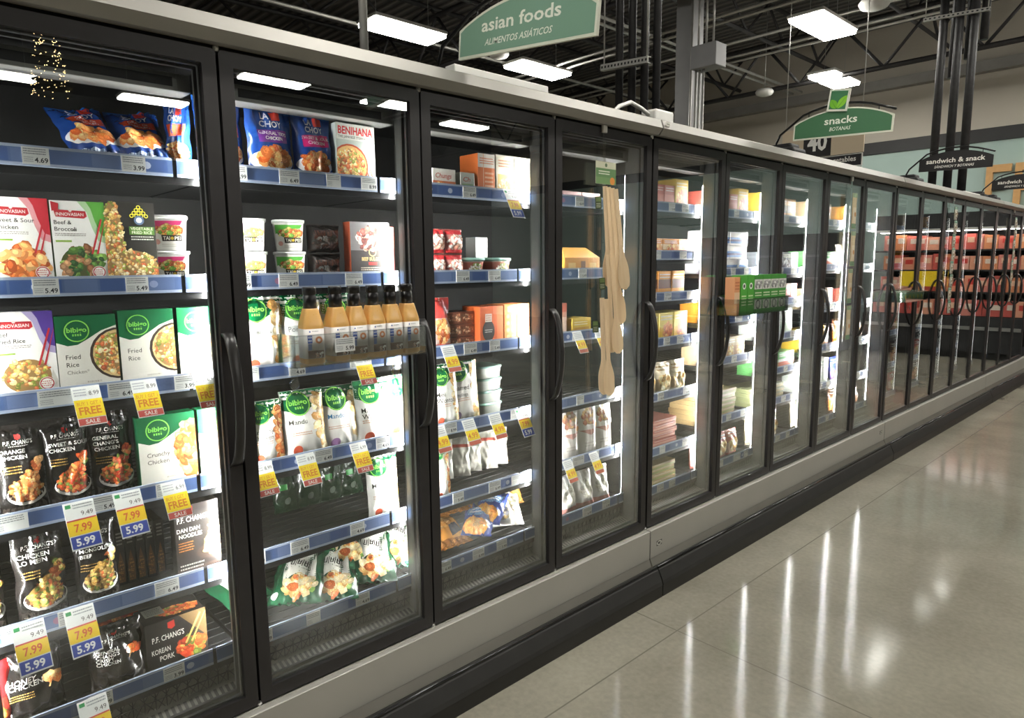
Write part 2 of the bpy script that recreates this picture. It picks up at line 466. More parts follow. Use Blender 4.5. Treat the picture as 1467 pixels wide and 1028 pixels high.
# wall lettering
M['tan'] = mat('tan_wall_letter', s2l((196, 152, 96)), .5, 0, .06, 12)
def wall_letter(name, polys, x, label):
    bm = bmesh.new()
    for x0, x1, z0, z1 in polys: box(bm, x + x0, x + x1, Y1 - .10, Y1 - .031, z0, z1)
    tag(obj(name, bm, M['tan']), label, 'letter', 'tan letters on the teal wall')
wall_letter('wall_letter', [(0, .11, 2.75, 3.56), (.11, .40, 3.42, 3.56), (.11, .32, 3.08, 3.21)], -1.48, 'tan raised letter F on the teal back wall, first of the two')
wall_letter('wall_letter', [(0, .11, 2.75, 3.56), (.11, .34, 3.42, 3.56), (.34, .45, 3.14, 3.42), (.11, .34, 3.05, 3.18), (.26, .39, 2.75, 3.05)], -1.02, 'tan raised letter R on the teal back wall, cut off by the picture edge')

# ------------------------------------------------------------------ freezer cases
PITCH, JOINT, YA = .703, .008, -.6335
CW = 5 * PITCH
def Bk(k): return YA + PITCH * (k + 1) + JOINT * ((k + 1) // 5)      # left edge of door k + 1, right edge of door k
LEV_A = [2.055, 1.713, 1.41, 1.085, .775, .505]
LEVELS = {5: [2.066, 1.803, 1.572, 1.317, 1.004, .686, .475], 6: [2.061, 1.70, 1.40, 1.137, .756, .478], 7: [2.055, 1.694, 1.48, 1.234, .987, .766, .498]}
RX = -.142                                                             # plane of the price rails

def shelf_mesh(wd):
    bm = bx(-.76, RX - .004, .006, wd - .006, -.035, -.012)
    box(bm, RX - .02, RX - .004, .006, wd - .006, -.05, .02)
    for k in range(12):
        x = -.74 + k * .05
        box(bm, x, x + .006, .01, wd - .01, -.0125, -.009)
    me = bpy.data.meshes.new('shelf'); bm.to_mesh(me); bm.free(); me.materials.append(M['shelf']); return me

def rail_mesh(wd, seed):
    rr = random.Random(seed)
    bm = bmesh.new(); cl = col_layer(bm)
    ww = wd * .86
    for a, b in ((.01, ww), (ww + .012, wd - .008)):
        n0 = len(bm.faces)
        box(bm, RX - .004, RX, a, b, -.028, .026)
        bm.faces.ensure_lookup_table(); paint(bm, cl, bm.faces[n0:], (176, 190, 216))
        A = Art(b - a, .054)
        A.rect(0, .16, 1, .86, (88, 112, 160))
        x = .02
        while x < .95 and b - a > .2:
            wq = rr.uniform(.10, .22)
            A.rect(x, .2, min(x + wq, 1), .82, rr.choice([(70, 98, 156), (100, 122, 168), (112, 132, 176), (82, 108, 160)]))
            if rr.random() < .35:
                A.ell(x + wq * .5, .5, .02, .018, rr.choice([(170, 120, 150), (150, 165, 205), (190, 200, 225)]), 9)
            x += wq + rr.choice([0, .01])
        add_art(bm, cl, A, lambda px, py, l: (RX + l, a + px, -.028 + py))
    me = bpy.data.meshes.new('price_rail'); bm.to_mesh(me); bm.free(); me.materials.append(M['tagm']); return me

def label_mesh(price, wd=.062, green=False):
    bm = bmesh.new(); cl = col_layer(bm)
    box(bm, -.0006, .0006, 0, wd, -.022, .022); paint(bm, cl, bm.faces, (232, 234, 232))
    A = Art(wd, .044, int(wd * 1000))
    A.bars(.06, .55, .9, .95, 3, (130, 135, 140)); A.bars(.06, .1, .4, .45, 3, (150, 155, 160))
    if price: A.text(price, .94, .12, None, .28, (40, 40, 45), .02, 0, 'r')
    if green: A.rect(.05, .7, .2, .92, (60, 150, 90))
    add_art(bm, cl, A, lambda px, py, l: (.0007 + l, px, -.022 + py))
    me = bpy.data.meshes.new('shelf_label'); bm.to_mesh(me); bm.free(); me.materials.append(M['tagm']); return me
LABELS = [label_mesh(p, wd) for p, wd in (('8.99', .066), ('4.69', .06), ('5.49', .06), ('6.49', .07), ('', .055), ('3.99', .062), ('', .09))]

def door_meshes():
    W, ZB, ZT, s, t = PITCH - .008, .345, 2.375, .040, .045
    f = bmesh.new()
    def ring(x0, x1, ins0, ins1, r=.012):
        def rr(i, rad):
            a, b, c, d = -W / 2 + i, W / 2 - i, ZB + i * 1.1, ZT - i * 1.1
            P_ = []
            for cx_, cz_, a0 in ((b - rad, d - rad, 0), (a + rad, d - rad, pi / 2), (a + rad, c + rad, pi), (b - rad, c + rad, 1.5 * pi)):
                for k in range(5):
                    P_.append((cx_ + rad * cos(a0 + k * pi / 8), cz_ + rad * sin(a0 + k * pi / 8)))
            return P_
        o, q = rr(ins0, r), rr(ins1, .004); n = len(o)
        V = [[f.verts.new((x, y, z)) for y, z in L] for x, L in ((x1, o), (x1, q), (x0, q), (x0, o))]
        for k in range(n):
            for a in range(4):
                f.faces.new((V[a][k], V[a][(k + 1) % n], V[(a + 1) % 4][(k + 1) % n], V[(a + 1) % 4][k]))
    ring(-.04, 0, 0, s)
    bmesh.ops.recalc_face_normals(f, faces=f.faces)
    fr = bpy.data.meshes.new('door'); f.to_mesh(fr); f.free(); fr.materials.append(M['frame'])
    f = bmesh.new()
    for x0, x1, i0, i1 in ((-.052, -.040, .006, .052), (-.03, -.018, s, .046)): ring(x0, x1, i0, i1, .006)
    bmesh.ops.recalc_face_normals(f, faces=f.faces)
    ga = bpy.data.meshes.new('gasket'); f.to_mesh(ga); f.free(); ga.materials.append(M['gasket'])
    g = bx(-.016, -.010, -W / 2 + s - .002, W / 2 - s + .002, ZB + t - .004, ZT - t + .004)
    gl = bpy.data.meshes.new('glass_pane'); g.to_mesh(gl); g.free(); gl.materials.append(M['glass'])
    h = bmesh.new(); rings = []; n = 12; N = 26
    for j in range(N + 1):
        t_ = j / N; z = 1.155 + .41 * t_
        bow = sin(pi * t_) ** .55
        x = -.002 + .062 * bow; wy = .015 + .004 * (1 - bow); tx = .009 + .004 * (1 - bow)
        rings.append([h.verts.new((x + tx * cos(2 * pi * k / n), W / 2 - .020 + wy * sin(2 * pi * k / n), z + (.0 if 0 < j < N else 0))) for k in range(n)])
    for j in range(N):
        for k in range(n):
            q = h.faces.new((rings[j][k], rings[j][(k + 1) % n], rings[j + 1][(k + 1) % n], rings[j + 1][k])); q.smooth = True
    h.faces.new(rings[0]); h.faces.new(rings[-1]); bmesh.ops.recalc_face_normals(h, faces=h.faces)
    ha = bpy.data.meshes.new('handle'); h.to_mesh(ha); h.free(); ha.materials.append(M['handle'])
    c = tube(bmesh.new(), [(-.012, -W / 2 - .002, -.008), (-.012, -W / 2 - .002, .008)], .009, 10)
    hi = bpy.data.meshes.new('hinge_pin'); c.to_mesh(hi); c.free(); hi.materials.append(M['whitepl'])
    return fr, ga, gl, ha, hi
DM = door_meshes()

def mullion_meshes():
    a = bx(-.13, -.046, -.025, .025, .36, 2.36)
    m1 = bpy.data.meshes.new('mullion'); a.to_mesh(m1); a.free(); m1.materials.append(M['mullion'])
    out = [m1]
    for s in (-1, 1):
        b = bmesh.new()
        pr = [(-.1340, s * .0222), (-.1285, s * .0290), (-.1255, s * .0251), (-.1295, s * .0251), (-.1305, s * .0222)]
        lo = [b.verts.new((x, y, .47)) for x, y in pr]; hi = [b.verts.new((x, y, 2.20)) for x, y in pr]
        for i in range(5):
            f = b.faces.new((lo[i], lo[(i + 1) % 5], hi[(i + 1) % 5], hi[i])); f.material_index = 0 if i == 0 else 1
        b.faces.new(lo); b.faces.new(hi)
        for f in b.faces:
            if len(f.verts) == 5: f.material_index = 1
        bmesh.ops.recalc_face_normals(b, faces=b.faces)
        m2 = bpy.data.meshes.new('led_strip'); b.to_mesh(m2); b.free(); m2.materials.append(M['led']); m2.materials.append(M['mullion'])
        out.append(m2)
    return out
MM = mullion_meshes()
for k_ in (1, 2):
    d_ = MM[k_].copy(); d_.materials[0] = M['leddim']; MM.append(d_)

def mesh_of(bm, name, m):
    me = bpy.data.meshes.new(name); bm.to_mesh(me); bm.free(); me.materials.append(m); return me

SHELF = shelf_mesh(PITCH)
RAILS = [rail_mesh(PITCH, k) for k in range(5)]
def cabinet_mesh():
    c = bmesh.new()
    box(c, -1.3, -.78, 0, CW, .10, 2.44)                 # insulated back
    box(c, -.78, -.04, 0, CW, 2.36, 2.44)                # roof
    box(c, -.78, -.02, 0, CW, .10, .36)                  # tub
    box(c, -.04, .0, 0, CW, 2.385, 2.44)
    box(c, -.04, -.012, 0, CW, 2.36, 2.395)
    for a in (0, CW - .012): box(c, -.78, -.05, a, a + .012, .36, 2.36)
    return mesh_of(c, 'cabinet', M['liner'])
CAB = cabinet_mesh()
FAS = mesh_of(extrude_profile([(.06, 2.412), (.046, 2.452), (.042, 2.455), (-.02, 2.455), (-.02, 2.441), (.0, 2.441), (.0, 2.384), (.036, 2.383)], .0015, CW - .0015), 'fascia', M['fascia'])
KICK = mesh_of(extrude_profile([(.03, .182), (.03, .335), (.026, .337), (-.02, .337), (-.02, .182)], .0015, CW - .0015), 'kick_panel', M['kick'])
M['ledge'] = mat('kick_ledge_taupe', (.17, .16, .135), .45, .2, .05, 5)
LEDGE = mesh_of(extrude_profile([(.028, .182), (.052, .125), (-.02, .125), (-.02, .182)], 0, CW), 'ledge_trim', M['ledge'])
BUMP = mesh_of(extrude_profile([(.05, .146), (.080, .146), (.088, .138), (.112, .085), (.118, .066), (.05, .066)], 0, CW), 'bumper', M['bumper'])
NOSE = mesh_of(tube(bmesh.new(), [(.076, 0, .149), (.076, CW, .149)], .009, 14), 'bumper_nose', M['nose'])
TOE = mesh_of(bx(-.3, .116, 0, CW, 0, .068), 'toe_kick', M['toe'])
CANOPY = mesh_of(bx(-.20, -.115, .04, PITCH - .04, 2.268, 2.318, bev=.002), 'canopy', M['canopy'])
SLOT = mesh_of(bx(-.1155, -.1135, .10, PITCH - .09, 2.280, 2.306), 'air_slot', M['black'])
def guard_mesh():
    g = bmesh.new()
    n = 22
    for k in range(n):
        y = .02 + (PITCH - .04) * k / (n - 1)
        tube(g, [(-.128, y, .385), (-.128, y, .475)], .0018, 4)
        for s in (-1, 1):
            y2 = y + s * .06
            if .02 < y2 < PITCH - .02: tube(g, [(-.129, y, .385), (-.129, y2, .475)], .0014, 4)
    for z in (.378, .425): tube(g, [(-.127, .02, z), (-.127, PITCH - .02, z)], .002, 6)
    return mesh_of(g, 'wire_guard', M['wire'])
GUARD = guard_mesh()
def grille_mesh():
    g = extrude_profile([(-.050, .362), (-.050, .372), (-.134, .396), (-.134, .482), (-.142, .482), (-.142, .362)], .01, PITCH - .01)
    return mesh_of(g, 'return_air_grille', M['grille'])
GRILLE = grille_mesh()
def slots_mesh():
    g = bmesh.new()
    for k in range(34):
        y = .04 + k * .0185
        q = [(-.066, .3775 + .0008), (-.112, .3908 + .0008)]
        v = [g.verts.new((q[0][0], y, q[0][1])), g.verts.new((q[0][0], y + .010, q[0][1])), g.verts.new((q[1][0], y + .010, q[1][1])), g.verts.new((q[1][0], y, q[1][1]))]
        g.faces.new(v)
    return mesh_of(g, 'grille_slots', M['toe'])
SLOTS = slots_mesh()
BADGE = carton('badge', .05, .03, .002, (60, 60, 58), Art(.05, .03).ell(.5, .5, .46, .27, (205, 205, 195), 14).ell(.42, .5, .2, .15, (70, 70, 66), 9).bars(.3, .2, .85, .75, 2, (70, 70, 66)), m='matte')
FLABEL = carton('flabel', .034, .018, .001, (225, 225, 215), Art(.034, .018).bars(.15, .25, .85, .75, 1, (80, 80, 80)), m='matte')

CASE_LABEL = ['grey and black glass-door freezer case nearest the camera, holding boxed dinners and black pouches',
              'glass-door freezer case second along the row, with the green boxes on a door tray',
              'glass-door freezer case third along the row, its panes reflecting the end wall',
              'glass-door freezer case farthest along the row, cut by the right picture edge']
rs = random.Random(7)
for c in range(4):
    oy = YA + c * (CW + JOINT)
    t = empty('freezer_case', (0, oy, 0)); tag(t, CASE_LABEL[c], 'freezer', 'glass-door freezer cases in a row')
    for nm, me in (('cabinet', CAB), ('fascia', FAS), ('kick_panel', KICK), ('ledge_trim', LEDGE), ('bumper', BUMP), ('bumper_nose', NOSE), ('toe_kick', TOE)):
        obj(nm, me, None, t)
    if c == 1: obj('maker_badge', BADGE, None, t, (.0305, .08, .235))
    if c == 1: obj('maker_badge', BADGE, None, t, (.0325, CW - .09, .25)); obj('case_number_label', FLABEL, None, t, (.0615, .03, 2.425))
    for d in range(5):
        k = c * 5 + d
        if k > 17: continue
        y = d * PITCH
        tilt = rs.uniform(-.0035, .0035)
        do = obj('door', DM[0], None, t, (0, y + PITCH / 2, 0), (0, 0, tilt))
        obj('gasket', DM[1], None, do); obj('glass_pane', DM[2], None, do); obj('handle', DM[3], None, do); obj('hinge_pin', DM[4], None, do, (0, 0, .339)); obj('hinge_pin', DM[4], None, do, (0, 0, 2.379))
        ca = obj('canopy', CANOPY, None, t, (0, y, 0)); obj('air_slot', SLOT, None, ca)
        gr = obj('return_air_grille', GRILLE, None, t, (0, y, 0)); obj('grille_slots', SLOTS, None, gr)
        obj('wire_guard', GUARD, None, t, (0, y, 0))
        for li, z in enumerate(LEVELS.get(k, LEV_A)):
            sx = .028 if li == len(LEVELS.get(k, LEV_A)) - 1 else 0
            sh = obj('shelf', SHELF, None, t, (sx, y, z))
            obj('price_rail', RAILS[(k * 3 + li) % 5], None, sh)
            q = .03 + rs.uniform(0, .08)
            while q < PITCH - .12 and k < 10:
                me = rs.choice(LABELS); obj('shelf_label', me, None, sh, (RX + .002, q, -.001)); q += rs.uniform(.12, .26)
    for d in range(6):
        if c * 5 + d > 18: continue
        y = d * PITCH
        if d == 5: y -= .0225
        if d == 0: y += .0225
        mu = obj('mullion', MM[0], None, t, (0, y, 0)); dim = 2 if c > 1 else 0
        if d > 0: obj('led_strip', MM[1 + dim], None, mu)
        if d < 5: obj('led_strip', MM[2 + dim], None, mu)

# ------------------------------------------------------------------ ceiling lamps
def make_lamp():
    e = empty('ceiling_light')
    h = bmesh.new(); box(h, -.26, .26, -.62, .62, .02, .075, .02); box(h, -.12, .12, -.45, .45, .07, .11, .01)
    obj('housing', h, M['whitepl'], e)
    obj('lens', bx(-.235, .235, -.60, .60, -.030, .021, bev=.015), M['lamp'], e)
    r = bmesh.new()
    for s in (-.45, .45): tube(r, [(0, s, .1), (0, s, 1.5)], .004, 5)
    obj('hanger_rod', r, M['steel'], e)
    return e
L0 = None
def lamp(x, y, z, label, group):
    global L0
    if L0 is None:
        L0 = make_lamp(); o = L0; o.location = (x, y, z)
    else:
        o = dup(L0, (x, y, z))
    tag(o, label, 'ceiling light', group)
lamp(-6.52, 5.91, 5.1, 'bright rectangular ceiling light left of the asian foods sign', 'ceiling lights over the next aisles')
lamp(-6.64, 8.80, 5.1, 'bright rectangular ceiling light below the asian foods sign', 'ceiling lights over the next aisles')
lamp(-2.37, 10.31, 5.1, 'rectangular ceiling light at the top, well above the snacks sign', 'ceiling lights over the next aisles')
lamp(-3.45, 13.43, 5.1, 'rectangular ceiling light just above the snacks sign and its leaf badge', 'ceiling lights over the next aisles')
for y in (-6.6, -3.5, -.4, 2.7, 5.8, 8.9, 12.0, 15.1):
    lamp(1.45, y, 5.1, 'rectangular ceiling light hanging over the freezer aisle, outside the picture', 'ceiling lights over the freezer aisle')
for x, y in ((13.2, 4.5), (12.9, 1.9), (10.4, 8.2), (11.1, 10.8), (10.2, 5.6)):
    lamp(x, y, 5.1, 'rectangular ceiling light across the store, seen only as a reflection in the glass doors', 'ceiling lights mirrored in the doors')

# ------------------------------------------------------------------ roof joists, girders, pipes
def joist(x, y0, y1, z0, z1, along='y'):
    bm = bmesh.new(); n = max(4, int((y1 - y0) / .75)); n += n % 2
    def pt(a, z): return (x, a, z) if along == 'y' else (a, x, z)
    def bar(p, q, r): tube(bm, [p, q], r, 4)
    bar(pt(y0, z0), pt(y1, z0), .045); bar(pt(y0, z1), pt(y1, z1), .045)
    for i in range(n):
        a, b = y0 + (y1 - y0) * i / n, y0 + (y1 - y0) * (i + 1) / n
        bar(pt(a, z0 if i % 2 else z1), pt(b, z1 if i % 2 else z0), .028)
    return bm
for i, x in enumerate((-15.5, -13, -10.8, -8.7, -6.6, -4.4, -2.2, .2, 2.6)):
    tag(obj('roof_joist', joist(x, Y0 + .1, Y1 - .3, 5.85, 6.5), M['joist']), 'black open-web roof joist running the length of the aisle under the dark deck', 'roof joist', 'roof joists along the aisle')
for y, r_, lb in ((7.4, '', 'dark roof girder crossing above the freezers beside the junction box'), (13.2, '', 'dark roof girder crossing in front of the cream end wall')):
    tag(obj('roof_girder', joist(y, X0 + .1, X1 - .1, 5.1, 5.95, 'x'), M['joist']), lb, 'roof girder')
def pipe_thing(name, pts, r, m, label, cat, group, n=8):
    tag(obj(name, tube(bmesh.new(), pts, r, n), M[m]), label, cat, group)
WORDS = ['first', 'second', 'third', 'fourth', 'fifth', 'sixth', 'seventh', 'eighth', 'ninth', 'tenth']
for i, x in enumerate((-1.249, -1.184, -1.133, -1.07, -1.021, -.966)):
    y = 4.2 + (.07 if i % 2 else 0)
    pipe_thing('refrigerant_pipe', [(x, y, 2.44), (x, y, 6.5)], .029, 'pipe', '%s from the left of the black pipes rising behind the white elbow duct' % WORDS[i], 'pipe', 'black pipes near the grey column')
for i, (x, y) in enumerate(((-.889, 10.5), (-.709, 10.5), (-.542, 10.5))):
    pipe_thing('refrigerant_pipe', [(x, y, 2.44), (x, y, 6.5)], .052, 'pipe', '%s from the left of the thick black pipes rising behind the sandwich sign' % WORDS[i], 'pipe', 'thick black pipes behind the sandwich sign')
for i, x in enumerate((-.80, -.63, -.47)):
    pipe_thing('refrigerant_pipe', [(x, 10.68, 4.15 + .2 * i), (x, 10.68, 6.5)], .05, 'pipe', '%s of three short black pipes ending high behind the thick pipes' % WORDS[i], 'pipe', 'short pipe ends behind the thick pipes')
def hanger(x0, x1, y, z0, z1, label):
    e = empty('pipe_hanger', (0, y, 0)); tag(e, label, 'pipe hanger', 'slotted pipe hangers')
    bm = bmesh.new(); n = 14
    ang = math.atan2(z1 - z0, x1 - x0); Lh = math.hypot(x1 - x0, z1 - z0)
    box(bm, 0, Lh, -.02, -.014, -.022, .022); box(bm, 0, Lh, -.014, .02, -.022, -.018); box(bm, 0, Lh, -.014, .02, .018, .022)
    obj('channel', bm, M['conduit'], e, (x0, -.09, z0), (0, -ang, 0))
    s = bmesh.new()
    for k in range(n):
        a = Lh * (k + .3) / n; box(s, a, a + Lh / n * .45, -.0215, -.0195, -.008, .008)
    obj('slots', s, M['black'], e, (x0, -.09, z0), (0, -ang, 0))
    for x, z in ((x0 + .02, z0), (x1 - .02, z1)): obj('hanger_rod', tube(bmesh.new(), [(x, -.09, z), (x, -.09, 6.5)], .006, 6), M['conduit'], e)
hanger(-1.34, -.915, 4.2, 3.2, 3.17, 'slotted steel hanger across the six black pipes by the grey column')
hanger(-1.10, -.365, 10.5, 4.885, 4.835, 'slotted steel hanger across the thick black pipes at top right')
for i, x in enumerate((-3.03, -2.957, -2.906, -2.850)):
    pipe_thing('conduit', [(x, 7.95, 0), (x, 7.95, 4.3 if i else 5.2)], .016, 'conduit', '%s from the left of the thin pale conduits beside the grey column' % WORDS[i], 'conduit', 'pale conduits by the grey column')
jb = obj('junction_box', bx(-2.98, -2.62, 7.85, 8.1, 4.19, 4.47, bev=.01), M['column']); tag(jb, 'grey junction box above the pale conduits by the grey column', 'junction box')
for i, x in enumerate((-2.93, -2.82, -2.72)):
    pipe_thing('conduit', [(x, 7.95, 4.47), (x, 7.95, 5.2 + .1 * i)], .014, 'conduit', '%s of three thin conduits leaving the top of the junction box' % WORDS[i], 'conduit', 'conduits above the junction box')
for i, (y, z) in enumerate(((9.0, 5.17), (9.25, 5.17), (12.1, 5.55), (12.4, 5.55), (11.2, 5.5))):
    pipe_thing('conduit', [(-20, y, z), (12, y, z)], .022, 'conduit', ['pale conduit crossing the dark ceiling, nearer of a close pair', 'pale conduit crossing the dark ceiling, farther of a close pair',
               'pale conduit crossing low near the cream wall, nearer one', 'pale conduit crossing low near the cream wall, farther one', 'pale conduit crossing between the two pairs under the ceiling'][i], 'conduit', 'conduits crossing the ceiling')
for i, (x, z) in enumerate(((-5.2, 5.5), (-5.0, 5.5), (-7.6, 5.45), (-9.6, 5.4))):
    pipe_thing('conduit', [(x, -6, z), (x, 15.5, z)], .025, 'conduit', ['pale conduit running along the aisle, left of a pair behind the column', 'pale conduit running along the aisle, right of a pair behind the column',
               'pale conduit running along the aisle above the ceiling lights', 'pale conduit running along the aisle at the far left under the deck'][i], 'conduit', 'conduits along the aisle')
for i, (x, y, z, s) in enumerate(((-1.69, 10.31, 5.2, .2), (-6.72, 7.95, 5.2, .17), (-4.6, 13.0, 5.0, .17))):
    bm = bmesh.new(); N = 18
    prof = [(.0, -.12), (.5, -.11), (.85, -.05), (1, .05), (1, .1), (.8, .22), (0, .24)]
    for a in range(len(prof)):
        pass
    rg = [[bm.verts.new((s * r * cos(2 * pi * k / N), s * r * sin(2 * pi * k / N), s * zz * 2.2)) for k in range(N)] for r, zz in ((.05, -.12), (.5, -.11), (.85, -.05), (1, .05), (1, .1), (.8, .22), (.05, .24))]
    for a in range(6):
        for k in range(N):
            f = bm.faces.new((rg[a][k], rg[a][(k + 1) % N], rg[a + 1][(k + 1) % N], rg[a + 1][k])); f.smooth = True
    bm.faces.new(rg[0]); bm.faces.new(rg[-1]); bmesh.ops.recalc_face_normals(bm, faces=bm.faces)
    o = obj('ceiling_speaker', bm, M['whitepl'], None, (x, y, z))
    tag(o, ['off-white round speaker hanging at the top right of the snacks sign', 'off-white round speaker hanging just below the asian foods sign', 'pale round speaker hanging by the grey column, over the cream wall'][i], 'speaker', 'round ceiling speakers')
    obj('hanger_rod', tube(bmesh.new(), [(0, 0, s * .5), (0, 0, 6.5 - z)], .008, 6), M['steel'], o)
tag(obj('vertical_pole', tube(bmesh.new(), [(-.25, 1.41, 2.44), (-.25, 1.41, 6.5)], .016, 10), M['whitepl']), 'white pole rising from the freezer top at upper left', 'pole')

# ------------------------------------------------------------------ hanging signs on curved arms
M['armblk'] = mat('sign_arm_black', (.012, .012, .012), .35, .3, .1, 10)
def sign_board(y, x0, W, zb, H, peak, roll, face, edge, lines, label, badge=False, txt=(238, 240, 226)):
    e = empty('hanging_sign', (-.15, y, 2.44)); tag(e, label, 'sign', 'arched department signs on curved arms')
    N = 20
    def top(x): return H + (peak - H) * (1 - (2 * x / W - 1) ** 2)
    out = [(0, 0)] + [(W, 0)] + [(W * (1 - i / N), top(W * (1 - i / N))) for i in range(N + 1)]
    bm = bmesh.new(); cl = col_layer(bm)
    a = [bm.verts.new((x, -.006, z)) for x, z in out]; b = [bm.verts.new((x, .006, z)) for x, z in out]; n = len(out)
    for i in range(n): bm.faces.new((a[i], a[(i + 1) % n], b[(i + 1) % n], b[i]))
    bm.faces.new(a); bm.faces.new(b[::-1]); bmesh.ops.recalc_face_normals(bm, faces=bm.faces)
    paint(bm, cl, bm.faces, edge)
    A = Art(W, peak); t = .009
    A.poly([(min(max(x, t), W - t), max(t, z - t)) for x, z in out], face)
    for s, x, z, w_, h, bold, sh in lines: A.text(s, x, z, w_, h, txt, bold, sh, 'c')
    add_art(bm, cl, A, lambda x, z, l: (x, -.0062 - l, z), 5e-4)
    bo = obj('sign_board', bm, M['matte'], e, (x0 + .15, 0, zb - 2.44), (0, radians(roll), 0))
    pts = [(0, 0, 0), (0, 0, .06), (.005, 0, .10), (.03, 0, .15)]
    for i in range(9):
        u = .10 + .92 * i / 8
        pts.append((x0 + .15 + W * u, 0, zb - 2.44 + top(W * min(u, 1)) + .028 - W * u * sin(radians(roll))))
    obj('arm', tube(bmesh.new(), pts, .0075, 8), M['armblk'], e)
    obj('arm_base', bx(-.03, .03, -.03, .03, -.002, .012), M['armblk'], e)
    for u in (.16, .86):
        zt = top(W * u); obj('clip', tube(bmesh.new(), [(x0 + .15 + W * u, 0, zb - 2.44 + zt - .012 - W * u * sin(radians(roll))), (x0 + .15 + W * u, 0, zb - 2.44 + zt + .028 - W * u * sin(radians(roll)))], .003, 6), M['armblk'], e)
    if badge:
        q = bmesh.new(); c2 = col_layer(q); box(q, -.062, .062, -.008, .004, -.066, .066); paint(q, c2, q.faces, (226, 228, 214))
        B = Art(.124, .132)
        B.rect(.09, .09, .91, .91, (66, 122, 84))
        def leaf(cx, cy, L, wd, ang, col):
            P_ = []
            for i in range(12): P_.append((L * i / 12, wd * sin(pi * i / 12) ** .8))
            for i in range(12): P_.append((L * (1 - i / 12), -wd * sin(pi * (1 - i / 12)) ** .8))
            B.poly([(cx * .124 + x * cos(ang) - z * sin(ang), cy * .132 + x * sin(ang) + z * cos(ang)) for x, z in P_], col)
            B.poly([(cx * .124 + x * cos(ang) - z * sin(ang), cy * .132 + x * sin(ang) + z * cos(ang)) for x, z in ((0, .0012), (L * .85, .0004), (L * .85, -.0004), (0, -.0012))], (60, 120, 60))
        leaf(.5, .12, .090, .022, radians(58), (140, 205, 60)); leaf(.46, .12, .066, .022, radians(128), (120, 190, 50))
        add_art(q, c2, B, lambda x, z, l: (x - .062, -.0082 - l, z - .066), 5e-4)
        obj('leaf_badge', q, M['matte'], e, (x0 + .15 + W * .47, -.008, zb - 2.44 + peak + .035), (0, radians(8), 0))
G1, G1E = (96, 138, 112), (224, 226, 208)
sign_board(1.676, -.018, .67, 2.516, .100, .175, 6.0, (126, 162, 140), G1E, [('asian foods', .48, .46, .58, .24, .018, 0), ('ALIMENTOS ASIÁTICOS', .47, .19, .50, .12, .012, .25)], 'green arched sign reading asian foods on a curved black arm')
sign_board(4.483, -.030, .60, 2.541, .100, .172, 2.3, (72, 118, 84), G1E, [('snacks', .49, .46, .33, .25, .02, 0), ('BOTANAS', .49, .22, .215, .13, .012, .25)], 'green arched sign reading snacks with a leaf badge on top', True)
sign_board(7.064, -.040, .565, 2.556, .100, .165, 1.0, (30, 28, 28), (24, 22, 22), [('sandwich & snack', .50, .40, .80, .24, .02, 0), ('SÁNDWICH Y BOTANAS', .49, .14, .54, .13, .012, .25)], 'black arched sign reading sandwich and snack, nearer of two', txt=(235, 232, 222))
sign_board(9.731, -.042, .565, 2.566, .100, .165, .5, (30, 28, 28), (24, 22, 22), [('sandwich & snack', .50, .40, .80, .24, .02, 0), ('SÁNDWICH Y BOTANAS', .49, .14, .54, .13, .012, .25)], 'black arched sign cut by the right picture edge, farther sandwich sign', txt=(235, 232, 222))

# aisle number sign over the neighbouring aisle
def aisle_sign():
    e = empty('aisle_sign', (-1.95, 9.5, 0)); tag(e, 'tan and black aisle sign numbered 40 hanging behind the snacks sign', 'aisle sign')
    bm = bmesh.new(); cl = col_layer(bm); box(bm, -.56, .53, -.012, .012, 3.16, 3.56); paint(bm, cl, bm.faces, (205, 188, 160))
    A = Art(1.09, .40); A.rect(.28, 0, .62, 1, (30, 28, 28)); A.text('40', .45, .22, .24, .55, (240, 238, 230), .03, 0, 'c')
    add_art(bm, cl, A, lambda x, z, l: (x - .56, -.0122 - l, 3.16 + z), 5e-4); obj('number_panel', bm, M['matte'], e)
    for z0, z1, t in ((2.99, 3.15, 'frozen vegetables'), (2.80, 2.98, 'potatoes')):
        bm = bmesh.new(); cl = col_layer(bm); box(bm, -.56, .52, -.01, .01, z0, z1); paint(bm, cl, bm.faces, (210, 208, 200))
        A = Art(1.08, z1 - z0); A.rect(.01, .06, .99, .94, (42, 40, 42)); A.text(t, .93, .42, None, .4, (235, 233, 225), .02, 0, 'r'); A.bars(.72, .1, .86, .3, 1, (190, 190, 185))
        add_art(bm, cl, A, lambda x, z, l: (x - .56, -.0102 - l, z0 + z), 5e-4); obj('category_panel', bm, M['matte'], e)
    for x in (-.52, .49): obj('hanger_rod', tube(bmesh.new(), [(x, 0, 3.5), (x, 0, 6.5)], .006, 6), M['conduit'], e)
aisle_sign()

